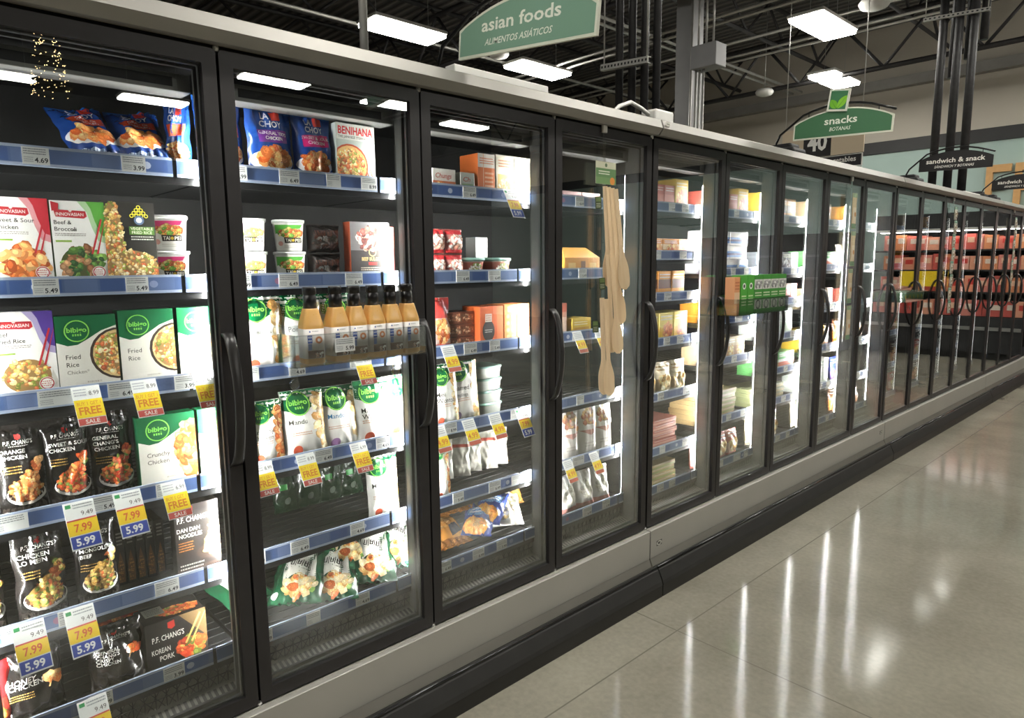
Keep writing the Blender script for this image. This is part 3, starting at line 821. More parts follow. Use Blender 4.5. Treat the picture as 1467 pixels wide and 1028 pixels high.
# clutter on the freezer tops
tag(obj('cable_trunking', bx(-.14, -.08, 1.70, 2.22, 2.44, 2.525, bev=.004), M['whitepl']), 'long white trunking lying on the freezer top below the asian foods sign', 'trunking')
e = obj('duct_elbow', tube(bmesh.new(), [(-.10, 2.66, 2.46), (-.10, 2.74, 2.52), (-.10, 2.83, 2.552), (-.10, 2.92, 2.535), (-.10, 2.98, 2.515)], .011, 10), M['whitepl'])
tag(e, 'white bent drain tube with a boxy head on the freezer top', 'drain tube')
obj('boxy_head', bx(-.15, -.05, 2.98, 3.14, 2.45, 2.54, bev=.012), M['whitepl'], e)
for i, (y, lb) in enumerate(((4.62, 'dark motor housing on the freezer top beside the snacks sign pole'), (7.16, 'dark motor housing on the freezer top beside the nearer sandwich sign pole'), (9.55, 'dark motor housing on the freezer top left of the farther sandwich sign'), (10.15, 'dark motor housing on the freezer top right of the farther sandwich sign pole'))):
    bm = bmesh.new(); box(bm, -.28, -.05, y - .09, y + .12, 2.44, 2.52, .02); box(bm, -.22, -.08, y - .06, y + .08, 2.5, 2.55, .015)
    tag(obj('fan_motor', bm, M['black']), lb, 'motor', 'dark motors on the freezer top')
bm = bmesh.new(); box(bm, -.16, -.03, 8.6, 9.2, 2.455, 2.49, .004); tag(obj('cable_trunking', bm, M['whitepl']), 'white flat trunking on the freezer top before the farther sandwich sign', 'trunking')

# ------------------------------------------------------------------ packaged goods: artwork
CH = [(236, 150, 84), (224, 122, 58), (245, 178, 108), (206, 98, 44), (250, 196, 130)]
RICE = [(246, 214, 150), (250, 226, 176), (236, 180, 96), (228, 150, 84), (240, 200, 120), (150, 160, 70), (222, 110, 64)]
GREENS = [(70, 110, 50), (96, 140, 60), (130, 170, 80), (50, 82, 42), (150, 96, 62), (196, 146, 104)]
NOOD = [(226, 178, 92), (205, 150, 70), (240, 200, 120), (184, 96, 52), (120, 140, 60)]
BEEF = [(120, 60, 56), (150, 76, 70), (196, 110, 96), (90, 46, 42), (220, 170, 150)]
DUMP = [(240, 214, 160), (232, 190, 120), (214, 160, 90), (248, 228, 184)]
SPICY = [(214, 84, 40), (232, 110, 50), (196, 60, 34), (240, 150, 80), (120, 140, 60)]

def art_stirfry(W, H, hue, title, pal, seed, size, plaque=(196, 44, 52), new=False, lower=(230, 228, 220)):
    A = Art(W, H, seed); A.rect(0, 0, 1, 1, (246, 245, 242))
    l1 = tuple(v + (255 - v) * .55 for v in hue)
    A.pf([(.50, 1), (1, 1), (1, .52), (.84, .55), (.74, .70), (.66, .88)], l1)
    A.pf([(.66, 1), (1, 1), (1, .60), (.90, .62), (.80, .78), (.74, .92)], hue)
    A.pf([(.02, .16), (.22, 0), (.78, 0), (1, .20), (.92, .34), (.80, .12), (.30, .06)], (218, 216, 206))
    A.food(.50, .29, .40, .19, pal, 46, size)
    A.pf([(.22, .02), (.28, 0), (1, .14), (1, .20), (.95, .17)], lower)
    for a in (.70, .80):
        A.pf([(a - .02, .40), (a + .02, .40), (a + .24, .80), (a + .21, .81)], (200, 50, 60))
    A.pf([(.06, .90), (.64, .89), (.66, .83), (.60, .805), (.09, .82)], plaque)
    A.ell(.36, .892, .03, .03, (240, 230, 225), 10)
    A.text('INNOVASIAN', .10, .832, .50, .036, (250, 245, 240), .012)
    for i, t in enumerate(title): A.text(t, .05, .735 - i * .075, None, .046, (44, 40, 42), .004)
    A.bars(.05, .60, .62, .64, 2, (170, 165, 160)); A.rect(.05, .535, .34, .555, (160, 200, 90))
    A.ell(.80, .19, .13, .13, (244, 240, 236)); A.ring(.80, .19, .12, .02, (190, 50, 54)); A.bars(.71, .155, .89, .225, 3, (190, 60, 60))
    A.pf([(.80, 0), (1, 0), (1, .08)], hue)
    if new: A.pf([(.02, .99), (.16, .97), (.15, .90), (.03, .88)], (196, 40, 50))
    return A

def logo_b(A, cx, cy, r, light=(140, 214, 90), dark=(0, 92, 50), tx='bibigo', sub=True):
    A.ell(cx, cy, r, r, dark); A.ring(cx, cy, r * .98, r * .10, light)
    A.text(tx, cx, cy - .1 * r * A.W / A.H, r * 1.55, r * .42 * A.W / A.H, light, .03, 0, 'c')
    if sub:
        for i in range(4): A.rect(cx - r * .36 + i * r * .19, cy - r * .45 * A.W / A.H, cx - r * .24 + i * r * .19, cy - r * .26 * A.W / A.H, light)
    return A

def art_green_box(W, H, title, sub, pal, seed, rice=True):
    A = Art(W, H, seed); A.rect(0, 0, 1, 1, (234, 231, 222))
    G = (0, 96, 54)
    A.pf([(0, 1), (1, 1), (1, .86), (.74, .80), (.5, .70), (.34, .64), (.18, .63), (0, .68)], G)
    if rice:
        A.ell(1.02, .50, .50, .50, (62, 46, 38)); A.ell(1.03, .50, .46, .46, (230, 200, 140)); A.food(1.0, .50, .40, .27, pal, 110, .05)
    else:
        A.ell(1.02, .55, .42, .42, (228, 206, 170)); A.food(.86, .52, .2, .36, pal, 36, .13)
    logo_b(A, .34, .81, .21)
    for i, t in enumerate(title): A.text(t, .13, .465 - i * .095, None, .056, (70, 68, 64), .002)
    if sub: A.text(sub, .13, .28, None, .045, (120, 116, 108), -.002)
    A.ell(.20, .075, .075, .075, (186, 96, 70)); A.ell(.72, .11, .06, .06, (222, 226, 228))
    A.bars(.34, .03, .66, .08, 1, (120, 118, 110)); A.bars(.44, .15, .7, .19, 1, (190, 186, 176))
    return A

def art_black(W, H, title, pal, seed, scale=1.0, bowl=True, gold=True, ty=.70):
    A = Art(W, H, seed); A.rect(0, 0, 1, 1, (30, 27, 26)); A.rect(.04, .02, .96, .13, (52, 46, 42))
    A.pf([(.42, .895), (.54, .90), (.55, .855), (.49, .835), (.43, .85)], (206, 50, 44))
    A.text("P.F. CHANG'S", .5, .79, .62, .042, (236, 232, 226), .012, 0, 'c')
    A.bars(.3, .765, .72, .78, 1, (200, 196, 190))
    for i, t in enumerate(title): A.text(t, .10, ty - i * .062, None, .04 * scale, (240, 238, 232), .012)
    b = ty - len(title) * .062 - .03
    if gold: A.bars(.10, b - .06, .5, b + .03, 3, (176, 140, 74))
    if bowl:
        A.ell(.56, .26, .44, .27, (226, 222, 214)); A.ell(.56, .275, .41, .235, (60, 40, 30))
        A.food(.56, .31, .36, .125, pal, 60, .062); A.food(.66, .42, .2, .09, pal, 16, .07)
    A.pf([(.72, .44), (.745, .44), (.84, .60), (.82, .61)], (214, 170, 110)); A.food(.83, .56, .10, .07, pal, 8, .09)
    A.bars(.08, .05, .6, .10, 2, (150, 140, 124))
    return A

def art_blue_bag(W, H, band, seed, t2):
    A = Art(W, H, seed); A.rect(0, 0, 1, 1, (26, 66, 140)); A.rect(0, .9, 1, 1, (40, 100, 180)); A.rect(0, 0, 1, .07, (20, 56, 120))
    A.text('LA', .30, .80, .16, .085, (236, 236, 240), .02); A.pf([(.50, .90), (.72, .90), (.74, .80), (.52, .78)], (206, 60, 50))
    A.text('CHOY', .26, .69, .48, .085, (232, 232, 238), .02)
    A.pf([(.18, .64), (.86, .67), (.84, .50), (.20, .48)], band)
    for i, t in enumerate(t2): A.text(t, .52, .59 - i * .065, None, .042, (245, 235, 240), .01, 0, 'c')
    A.ell(.48, .24, .46, .22, (235, 236, 240)); A.food(.5, .28, .36, .13, CH, 34, .12)
    A.bars(.1, .02, .7, .06, 1, (180, 200, 230))
    return A

def art_white_bag(W, H, title, pal, seed, badge=(214, 96, 70), green_h=.32, tcol=(56, 54, 52), logo_x=.36):
    A = Art(W, H, seed); A.rect(0, 0, 1, 1, (240, 239, 234)); G = (0, 92, 52)
    A.pf([(0, 1), (1, 1), (1, 1 - green_h * .5), (.75, 1 - green_h * .75), (.5, 1 - green_h), (.25, 1 - green_h * 1.05), (0, 1 - green_h * .85)], G)
    A.food(.90, .45, .16, .38, pal, 26, .13); A.food(.86, .78, .14, .12, pal, 8, .12)
    logo_b(A, logo_x, 1 - green_h * .62, .27)
    for i, t in enumerate(title): A.text(t, .10, .50 - i * .095, None, .072 if len(t) < 9 else .052, tcol, .006)
    A.bars(.10, .33, .6, .39, 2, (200, 150, 120)); A.ell(.24, .12, .11, .11, badge); A.bars(.45, .05, .75, .1, 1, (150, 148, 140))
    return A

def art_cup(W, H, hue, seed):
    A = Art(W, H, seed); A.rect(0, 0, 1, 1, (246, 245, 240))
    A.pf([(0, 1), (1, 1), (.9, .80), (.5, .74), (0, .60)], hue); A.rect(0, .93, 1, 1, (238, 238, 236))
    A.food(.55, .62, .42, .18, [(248, 210, 110), (240, 170, 80), (230, 120, 70), (250, 226, 150), (120, 170, 70)], 50, .085)
    A.pf([(.30, .48), (.94, .46), (.96, .28), (.32, .27)], (40, 36, 36))
    A.text('TAI', .35, .315, .22, .115, (246, 244, 236), .02); A.ell(.64, .37, .055, .055, (214, 180, 60)); A.text('PEI', .72, .31, .20, .115, (246, 244, 236), .02)
    A.ell(.16, .25, .09, .09, (230, 170, 160)); A.bars(.3, .08, .8, .2, 2, (200, 198, 190))
    return A

# ------------------------------------------------------------------ packaged goods: placing
FX = -.166                                    # usual front plane of the goods on a shelf
def put(name, me, y, z, label, cat, group=None, x=FX, yaw=0, lean=0, roll=0, m=None):
    o = obj(name, me, m, None, (x, y, z), (radians(roll), -radians(lean), radians(yaw)))
    return tag(o, label, cat, group)
S = [v - .009 for v in LEV_A]; S[5] += 0
BOX, BAG = 'frozen_food_box', 'frozen_food_bag'
G_BOX, G_BLK, G_BLU, G_GRN = 'boxed dinners behind the leftmost door', 'black noodle and chicken pouches', 'blue chicken pouches on the top shelves', 'green and white dumpling pouches'

# ---- first door
ss = carton('sweet', .128, .243, .05, (240, 236, 230), art_stirfry(.128, .243, (205, 48, 62), ['Sweet & Sour', 'Chicken'], CH, 3, .15), side_col=(206, 60, 66))
put(BOX, ss, .292, S[1], 'red and white sweet and sour chicken box at the left edge, second shelf', 'food box', G_BOX)
bb = carton('broc', .130, .240, .05, (240, 240, 232), art_stirfry(.130, .240, (96, 176, 66), ['Beef &', 'Broccoli'], GREENS, 5, .11, new=True), side_col=(150, 200, 110))
put(BOX, bb, .425, S[1], 'green and white beef and broccoli box on the second shelf', 'food box', G_BOX)
def art_vegrice():
    A = Art(.134, .245, 9); A.rect(0, 0, 1, 1, (40, 38, 34))
    A.food(.16, .5, .2, .52, RICE, 150, .05); A.food(.5, .16, .55, .28, RICE, 190, .05)
    for r in range(4):
        for k in range(4 - r): A.ring(.54 + k * .095 + r * .0475, .84 + r * .034, .042, .016, (232, 216, 60), 10)
    A.ell(.68, .79, .10, .10, (90, 110, 150)); A.ell(.68, .79, .06, .06, (220, 226, 236))
    A.rect(.47, .62, .97, .715, (86, 128, 44)); A.text('VEGETABLE', .72, .675, .44, .032, (236, 236, 210), .012, 0, 'c'); A.text('FRIED RICE', .72, .63, .40, .032, (236, 236, 210), .012, 0, 'c')
    A.bars(.5, .55, .94, .61, 2, (220, 220, 214)); return A
put(BOX, carton('vegrice', .134, .245, .05, (40, 38, 34), art_vegrice()), .553, S[1], 'black vegetable fried rice box with yellow rings on the second shelf', 'food box', G_BOX)

def cup_mesh(key, hue, seed):
    if key in _ME: return _ME[key]
    bm = bmesh.new(); cl = col_layer(bm); H = .098
    lathe_sq(bm, [(.040, 0), (.042, .003), (.050, H)], 28, 5); paint(bm, cl, bm.faces, (244, 243, 238))
    A = art_cup(.088, .092, hue, seed)
    add_art(bm, cl, A, lambda x, y, l: ((.0425 + (.0495 - .0425) * (y + .003) / H) * .965 + l + .0022, (x - .044) * (.92 + .14 * y / H), y + .003), 3e-4)
    me = bpy.data.meshes.new(key); bm.to_mesh(me); bm.free(); me.materials.append(M['tubpl']); _ME[key] = me; return me
lb = bmesh.new(); lcl = col_layer(lb); lathe_sq(lb, [(.0525, 0), (.0535, .004), (.0535, .009), (.049, .010)], 28, 5); paint(lb, lcl, lb.faces, (226, 228, 226))
LID = mesh_of(lb, 'lid', M['tubpl'])
def cup(hue, key, y, z, label, group, x=-.216):
    o = obj('noodle_cup', cup_mesh(key, hue, 4), None, None, (x, y, z), (0, 0, radians(-22))); tag(o, label, 'noodle cup', group)
    obj('lid', LID, None, o, (0, 0, .096)); return o
PK, VI, GR = (226, 70, 130), (196, 130, 196), (96, 186, 76)
for i in range(2):
    cup(PK, 'cup_pink', .672, S[1] + i * .107, ['pink topped noodle cup, lower of the two beside the black rice box', 'pink topped noodle cup, upper of the two beside the black rice box'][i], 'noodle cups on the second shelf')
    cup(VI, 'cup_violet', .922, S[1] + i * .107, ['violet topped noodle cup at the far left behind the second door, lower', 'violet topped noodle cup at the far left behind the second door, upper'][i], 'noodle cups on the second shelf')
    cup(GR, 'cup_green', 1.058, S[1] + i * .107, ['green topped noodle cup, lower of the green pair beside the dark trays', 'green topped noodle cup, upper of the green pair beside the dark trays'][i], 'noodle cups on the second shelf')

bf = carton('beefrice', .138, .246, .05, (240, 238, 240), art_stirfry(.138, .246, (92, 66, 160), ['Beef', 'Fried Rice'], RICE, 11, .06), side_col=(110, 84, 170))
put(BOX, bf, .272, S[2], 'purple and white beef fried rice box at the left edge, third shelf', 'food box', G_BOX)
fr = carton('friedrice', .150, .228, .055, (0, 92, 52), art_green_box(.150, .228, ['Fried', 'Rice'], 'Chicken*', RICE, 13), side_col=(0, 92, 52))
fr2 = carton('friedrice2', .150, .236, .055, (0, 92, 52), art_green_box(.150, .236, ['Fried', 'Rice'], '', RICE, 15), side_col=(0, 92, 52))
put(BOX, fr, .418, S[2], 'green and cream chicken fried rice box beside the purple box', 'food box', G_BOX)
put(BOX, fr2, .574, S[2], 'green and cream fried rice box in the middle of the three, white with glare', 'food box', G_BOX)
put(BOX, fr2, .735, S[2], 'green and cream fried rice box half hidden by the first door frame', 'food box', G_BOX)
cc = carton('crunchy', .165, .236, .05, (0, 92, 52), art_green_box(.165, .236, ['Crunchy', 'Chicken'], '', CH, 17, False), side_col=(0, 92, 52))
put(BOX, cc, .606, S[3], 'green and cream crunchy chicken box on the fourth shelf, with nuggets pictured', 'food box', G_BOX)
put(BOX, cc, .780, S[3], 'green crunchy chicken box peeping out behind the first door frame', 'food box', G_BOX)

for key, y, title, pal, sd, lbl in (('orange', .236, ['ORANGE', 'CHICKEN'], CH, 21, 'black orange chicken pouch at the left edge, fourth shelf'),
                                    ('swsour', .346, ['SWEET & SOUR', 'CHICKEN'], SPICY, 23, 'black sweet and sour chicken pouch in the middle of three, fourth shelf'),
                                    ('genchang', .458, ["GENERAL", "CHANG'S", 'CHICKEN'], SPICY, 25, "black general chicken pouch left of the crunchy chicken box")):
    put(BAG, bag(key, .112, .262, .05, (24, 22, 22), art_black(.112, .262, title, pal, sd), sd, 1.3), y, S[3], lbl, 'food pouch', G_BLK, x=FX - .03, lean=4)
put(BAG, bag('lomein', .124, .272, .055, (30, 26, 26), art_black(.124, .272, ['CHICKEN', 'LO MEIN'], NOOD, 27, 1.15), 27, 1.2), .253, S[4], 'black chicken lo mein pouch with a bowl of noodles, fifth shelf', 'food pouch', G_BLK, x=FX - .03, lean=3)
put(BAG, bag('mongol', .112, .270, .055, (34, 30, 30), art_black(.112, .270, ['MONGOLIAN', 'BEEF'], NOOD, 29, 1.0, ty=.62), 29, 1.3), .390, S[4], 'black mongolian beef pouch right of the lo mein pouch', 'food pouch', G_BLK, x=FX - .03, lean=3)
put(BAG, bag('lomein', .124, .272, .055, (0, 0, 0)), .108, S[4], 'black noodle pouch cut off by the left edge, fifth shelf', 'food pouch', G_BLK, x=FX - .03, lean=3)
def art_noodle_side(W, H):
    A = Art(W, H, 3); A.rect(0, 0, 1, 1, (34, 28, 24)); A.bars(.2, .70, .8, .95, 4, (150, 146, 140)); A.pf([(.15, .05), (.85, .05), (.85, .35), (.5, .6), (.15, .35)], (120, 78, 36)); A.food(.5, .25, .3, .2, [(150, 100, 46), (110, 70, 34), (176, 124, 64)], 40, .12); return A
dd_A = Art(.135, .245, 31); dd_A.rect(0, 0, 1, 1, (38, 32, 30)); dd_A.rect(0, 0, 1, .16, (66, 52, 46)); dd_A.pf([(.26, .98), (.42, .98), (.42, .90), (.34, .87), (.26, .90)], (206, 54, 44))
dd_A.text("P.F. CHANG'S", .06, .775, .72, .07, (238, 234, 226), .014); dd_A.text('DAN DAN', .04, .645, .52, .055, (240, 236, 228), .012); dd_A.text('NOODLES', .08, .565, .52, .055, (240, 236, 228), .012)
dd_A.bars(.06, .38, .4, .52, 4, (186, 120, 60)); dd_A.ell(.86, .32, .42, .2, (56, 42, 36)); dd_A.food(.88, .42, .26, .16, NOOD, 60, .09); dd_A.food(.9, .62, .14, .10, NOOD, 16, .08); dd_A.bars(.06, .08, .6, .22, 3, (180, 176, 168))
put(BOX, carton('dandan', .135, .245, .05, (38, 32, 30), dd_A), .672, S[4], 'black dan dan noodles box at the right end of the fifth shelf', 'food box', G_BOX)
ns = carton('noodleside', .026, .185, .16, (36, 30, 26), art_noodle_side(.026, .185))
for i in range(5):
    put(BOX, ns, .470 + i * .029, S[4], '%s from the left of five dark noodle boxes filed edgewise' % WORDS[i], 'food box', 'edgewise noodle boxes on the fifth shelf', x=-.27)
put(BAG, bag('honey', .150, .205, .06, (26, 24, 24), art_black(.150, .205, ['HONEY', 'CHICKEN'], CH, 35, 1.7, False, True, .58), 35, 1.3), .205, S[5] - .004, 'black honey chicken pouch at the lower left corner', 'food pouch', G_BLK, x=FX, lean=8)
put(BAG, bag('crispy', .150, .200, .07, (26, 24, 24), art_black(.150, .200, ['GENERAL', "CHANG'S", 'CRISPY', 'CHICKEN'], SPICY, 37, 1.35, False, False, .62), 37, 1.6), .415, S[5] - .004, 'black crispy chicken pouch slumped on the bottom shelf', 'food pouch', G_BLK, x=FX, lean=8)
rp = bag('redpouch', .16, .20, .06, (150, 30, 34), Art(.16, .2, 3).rect(.1, .1, .9, .5, (176, 60, 50)).food(.5, .3, .35, .15, SPICY, 20, .12), 41, 1.5)
put(BAG, rp, .085, S[5] - .004, 'red pouch at the lower left picture edge', 'food pouch', None, lean=8)
put(BAG, rp, .46, S[5] + .05, 'red pouch lying behind the black crispy chicken pouch', 'food pouch', None, x=-.32, lean=60)
kp = Art(.182, .165, 43); kp.rect(0, 0, 1, 1, (36, 31, 29)); kp.pf([(.55, 1), (1, 1), (1, .4)], (120, 96, 62)); kp.pf([(.36, .93), (.47, .95), (.48, .82), (.42, .78), (.36, .82)], (206, 54, 44)); kp.text("P.F. CHANG'S", .10, .60, .52, .11, (238, 234, 226), .014)
kp.text('KOREAN', .08, .36, .30, .10, (240, 236, 228), .014); kp.text('PORK', .2, .20, .24, .10, (240, 236, 228), .014); kp.food(.74, .30, .22, .2, SPICY, 30, .09)
for a in (.62, .72): kp.pf([(a, .40), (a + .03, .38), (a + .30, .92), (a + .27, .94)], (226, 190, 110))
kt = Art(.182, .13, 45); kt.rect(0, 0, 1, 1, (34, 30, 28)); kt.food(.62, .45, .36, .22, SPICY, 60, .06); kt.rect(.1, .45, .42, .9, (150, 148, 140)); kt.bars(.14, .5, .38, .85, 4, (90, 88, 84))
put(BOX, carton('korean', .182, .160, .13, (36, 31, 29), kp, None, kt), .586, S[5] - .004, 'black korean pork box lying at the right of the bottom shelf', 'food box', G_BOX)

lc1 = bag('lachoy1', .165, .245, .07, (26, 66, 140), art_blue_bag(.165, .245, (110, 50, 140), 51, ["GENERAL TSO'S", 'CHICKEN']), 51, 1.2)
lc2 = bag('lachoy2', .145, .245, .07, (26, 66, 140), art_blue_bag(.145, .245, (190, 40, 110), 53, ['SWEET & SOUR', 'CHICKEN']), 53, 1.2)
lc3 = bag('lachoy3', .150, .245, .07, (26, 66, 140), art_blue_bag(.150, .245, (206, 76, 50), 55, ['ORANGE', 'CHICKEN']), 55, 1.2)
put(BAG, lc3, .500, S[0] + .03, 'blue chicken pouch slumped back on the top shelf, left one behind the first door', 'food pouch', G_BLU, x=-.20, lean=52, yaw=6)
put(BAG, lc3, .618, S[0] + .03, 'blue chicken pouch slumped back on the top shelf, between two others', 'food pouch', G_BLU, x=-.19, lean=50, yaw=-4)
put(BAG, bag('lachoyslim', .075, .215, .07, (28, 74, 150), art_blue_bag(.075, .215, (206, 76, 50), 57, ['']), 57, 1.4), .712, S[0], 'blue chicken pouch standing upright and squeezed beside the first door frame', 'food pouch', G_BLU, x=-.20, lean=4, yaw=-30)
# ---- second door
put(BAG, lc3, .842, S[0], 'blue chicken pouch half hidden at the left of the second door', 'food pouch', G_BLU, x=-.20, lean=5)
put(BAG, lc1, 1.005, S[0], 'blue chicken pouch with a purple band on the top shelf', 'food pouch', G_BLU, x=-.20, lean=4, yaw=4)
put(BAG, lc2, 1.158, S[0], 'blue chicken pouch with a magenta band on the top shelf', 'food pouch', G_BLU, x=-.20, lean=4, yaw=-3)
bh = Art(.155, .215, 61); bh.rect(0, 0, 1, 1, (190, 200, 196)); bh.rect(0, .74, 1, 1, (226, 228, 222)); bh.text('BENIHANA', .05, .83, .90, .12, (216, 46, 50), .03)
bh.text('THE JAPANESE STEAKHOUSE', .05, .765, .88, .04, (60, 60, 60), .01); bh.ell(.33, .33, .48, .48, (206, 90, 50)); bh.ell(.33, .33, .44, .44, (240, 190, 120)); bh.food(.33, .33, .36, .26, RICE + CH, 120, .06)
for a in (.74, .84): bh.pf([(a, .30), (a + .02, .31), (a + .16, .02), (a + .12, .02)], (180, 110, 60))
put(BOX, carton('benihana', .155, .215, .05, (196, 204, 200), bh), 1.308, S[0], 'grey and white box with a red heading, right of the blue pouches', 'food box')
def art_tray_pack():
    A = Art(.13, .1, 5); A.rect(0, 0, 1, 1, (58, 50, 48)); A.rect(.1, .45, .9, .78, (120, 76, 64)); A.food(.5, .35, .42, .2, [(90, 84, 82), (150, 140, 136), (200, 196, 194), (110, 80, 72)], 40, .07); return A
for i in range(2):
    put('meal_tray', bag('tray_dark', .128, .10, .09, (48, 44, 44), art_tray_pack(), 63, .8, belly=.3), 1.195, S[1] + i * .104, ['dark film-wrapped meal tray between green cups and beef box, lower', 'dark film-wrapped meal tray between green cups and beef box, upper'][i], 'meal tray', 'dark trays on the second shelf', x=-.23)
bg = Art(.165, .215, 65); bg.rect(0, 0, 1, 1, (54, 50, 50)); bg.rect(0, 0, 1, .05, (206, 96, 66)); bg.rect(0, .52, 1, 1, (120, 118, 120)); bg.food(.52, .72, .36, .20, BEEF + [(200, 196, 190)], 80, .07)
bg.ring(.55, .49, .10, .025, (196, 172, 110)); bg.text('BEEF BULGOGI', .55, .345, .56, .06, (220, 196, 130), .014, 0, 'c'); bg.rect(.44, .27, .66, .32, (190, 50, 44)); bg.bars(.24, .14, .86, .24, 3, (200, 190, 170))
put(BOX, carton('bulgogi', .165, .215, .05, (54, 50, 50), bg, side_col=(196, 96, 66)), 1.352, S[1], 'dark beef bulgogi box with a meat picture on the second shelf', 'food box')
rk = carton('redslim', .05, .20, .12, (176, 54, 50), Art(.05, .2, 2).rect(0, .6, 1, 1, (206, 90, 70)).bars(.1, .1, .9, .5, 5, (240, 210, 200)))
put(BOX, rk, 1.43, S[1], 'slim red box squeezed behind the second door frame', 'food box')

WB = lambda key, W, H, title, pal, sd, **k: bag(key, W, H, .055, (238, 237, 232), art_white_bag(W, H, title, pal, sd, **k), sd, .8)
put(BAG, WB('potst', .155, .265, ['Potstickers'], DUMP, 71), .938, S[2], 'green and white potstickers pouch left of the sauce bottles', 'food pouch', G_GRN, x=-.20, lean=4)
put(BAG, WB('pork', .15, .262, ['Pork'], DUMP, 73), 1.085, S[2], 'green and white pouch half hidden behind the leftmost sauce bottle', 'food pouch', G_GRN, x=-.20, lean=4)
put(BAG, WB('pork', .15, .262, [''], DUMP, 73), 1.235, S[2], 'green and white pouch hidden behind the middle sauce bottles', 'food pouch', G_GRN, x=-.20, lean=4)
put(BAG, WB('crun2', .135, .225, ['Crunchy', 'Chicken'], CH, 75), .930, S[3], 'green and white crunchy chicken pouch low at the left of the second door', 'food pouch', G_GRN, x=-.20, lean=6)
put(BAG, WB('mandu', .165, .245, ['Mandu'], DUMP, 77), 1.078, S[3], 'green and white mandu pouch, left of the two mandu pouches', 'food pouch', G_GRN, x=-.20, lean=8)
put(BAG, WB('mandu2', .165, .240, ['Mandu'], DUMP, 79, badge=(150, 110, 160), tcol=(60, 120, 170)), 1.230, S[3], 'green and white mandu pouch with blue lettering and a purple badge', 'food pouch', G_GRN, x=-.205, lean=8)
put(BAG, WB('miniw', .175, .25, ['Mini', 'Wontons'], DUMP, 81), 1.365, S[3], 'green and white mini wontons pouch at the right of the second door', 'food pouch', G_GRN, x=-.19, lean=6)
put(BAG, WB('mandu3', .145, .26, ['Mandu'], DUMP, 83), 1.385, S[4], 'green and white mandu pouch standing alone on the fifth shelf', 'food pouch', G_GRN, x=-.19, lean=4)
put(BAG, WB('miniw2', .15, .25, ['Mini'], DUMP, 85), 1.49, S[3], 'white and green pouch tucked behind the second door frame', 'food pouch', G_GRN, x=-.20, lean=6)
kb = Art(.19, .29, 87); kb.rect(0, 0, 1, 1, (22, 74, 48)); kb.pf([(.2, .95), (.8, .95), (.85, .35), (.7, .3), (.45, .42), (.2, .3)], (226, 226, 218)); kb.ell(.5, .86, .16, .1, (22, 74, 48)); kb.text('bibigo', .5, .85, .24, .03, (140, 214, 90), .02, 0, 'c')
for i, g in enumerate(((0, 1, 1), (1, 0, 1), (1, 1, 0))):
    x0 = .32 + i * .13
    kb.rect(x0, .56, x0 + .02, .66, (50, 50, 50)); kb.rect(x0, .56, x0 + .07, .575, (50, 50, 50)); kb.rect(x0 + .05, .56, x0 + .07, .66, (50, 50, 50)); kb.rect(x0 + .09, .54, x0 + .105, .68, (50, 50, 50))
    if g[0]: kb.rect(x0, .61, x0 + .07, .622, (50, 50, 50))
kb.food(.55, .22, .34, .15, DUMP + [(230, 120, 60), (120, 160, 70)], 34, .12); kb.ell(.12, .1, .07, .07, (230, 230, 226))
KB = bag('kbag', .19, .29, .06, (22, 74, 48), kb, 87, 1.5)
for i, (y, x, z, yaw, ln, lb) in enumerate(((.885, -.27, .075, 22, 68, 'green and white pouch lying at the far left of the bottom shelf, second door'), (.99, -.19, .065, -36, 70, 'green pouch lying on the bottom shelf, second from the left'),
        (1.12, -.145, .045, -30, 68, 'green and white pouch lying tilted on the bottom shelf, in the middle'), (1.24, -.25, .105, -38, 70, 'green and white pouch lying on the bottom shelf behind the middle one'),
        (1.29, -.14, .06, -32, 64, 'green and white pouch lying on the bottom shelf under bright light'), (1.41, -.15, .085, -34, 66, 'green and white pouch lying at the far right of the bottom shelf, second door'))):
    put(BAG, KB, y, S[5] + z - .02, lb, 'food pouch', 'pouches lying on the bottom shelf', x=x, yaw=yaw, lean=ln)
dk = bag('darkrow', .11, .19, .05, (20, 40, 26), Art(.11, .19, 89).rect(.2, .5, .5, .62, (40, 110, 50)).ell(.5, .25, .14, .14, (90, 98, 90)).rect(.1, .8, .9, .9, (30, 70, 40)), 89, 1.2)
for i in range(4):
    put(BAG, dk, 1.13 + i * .10, S[4], '%s of four dark green pouches standing deep at the back of the fifth shelf' % WORDS[i], 'food pouch', 'dark pouches deep on the fifth shelf', x=-.52, lean=5)

# ---- acrylic tray of sauce bottles on the second door
def acrylic_tray(y0, y1, z0, z1, x1, label, legs=True):
    e = empty('door_tray', (.002, (y0 + y1) / 2, z0)); tag(e, label, 'tray', 'clear trays hung on the doors')
    h = (y1 - y0) / 2; t = .003
    b = bmesh.new(); box(b, .002, x1, -h, h, 0, t); box(b, x1 - t, x1, -h, h, t, z1 - z0); box(b, .002, x1 - t, -h, -h + t, t, z1 - z0); box(b, .002, x1 - t, h - t, h, t, z1 - z0); box(b, .002, .002 + t, -h + t, h - t, t, z1 - z0 + .02)
    box(b, x1, x1 + .008, -h, h, z1 - z0 - .003, z1 - z0)
    obj('bin', b, M['clearpl'], e)
    for s in (-1, 1):
        q = bmesh.new(); box(q, 0, .003, s * (h - .05) - .012, s * (h - .05) + .012, -.09, .0); obj('back_strip', q, M['clearpl'], e)
        obj('suction_pad', tube(bmesh.new(), [(-.006, s * (h - .05), -.07), (.004, s * (h - .05), -.07)], .016, 12), M['clearpl'], e)
    return e
acrylic_tray(.90, 1.385, 1.452, 1.552, .122, 'clear acrylic door tray holding six sauce bottles')
bt = bmesh.new(); bcl = col_layer(bt)
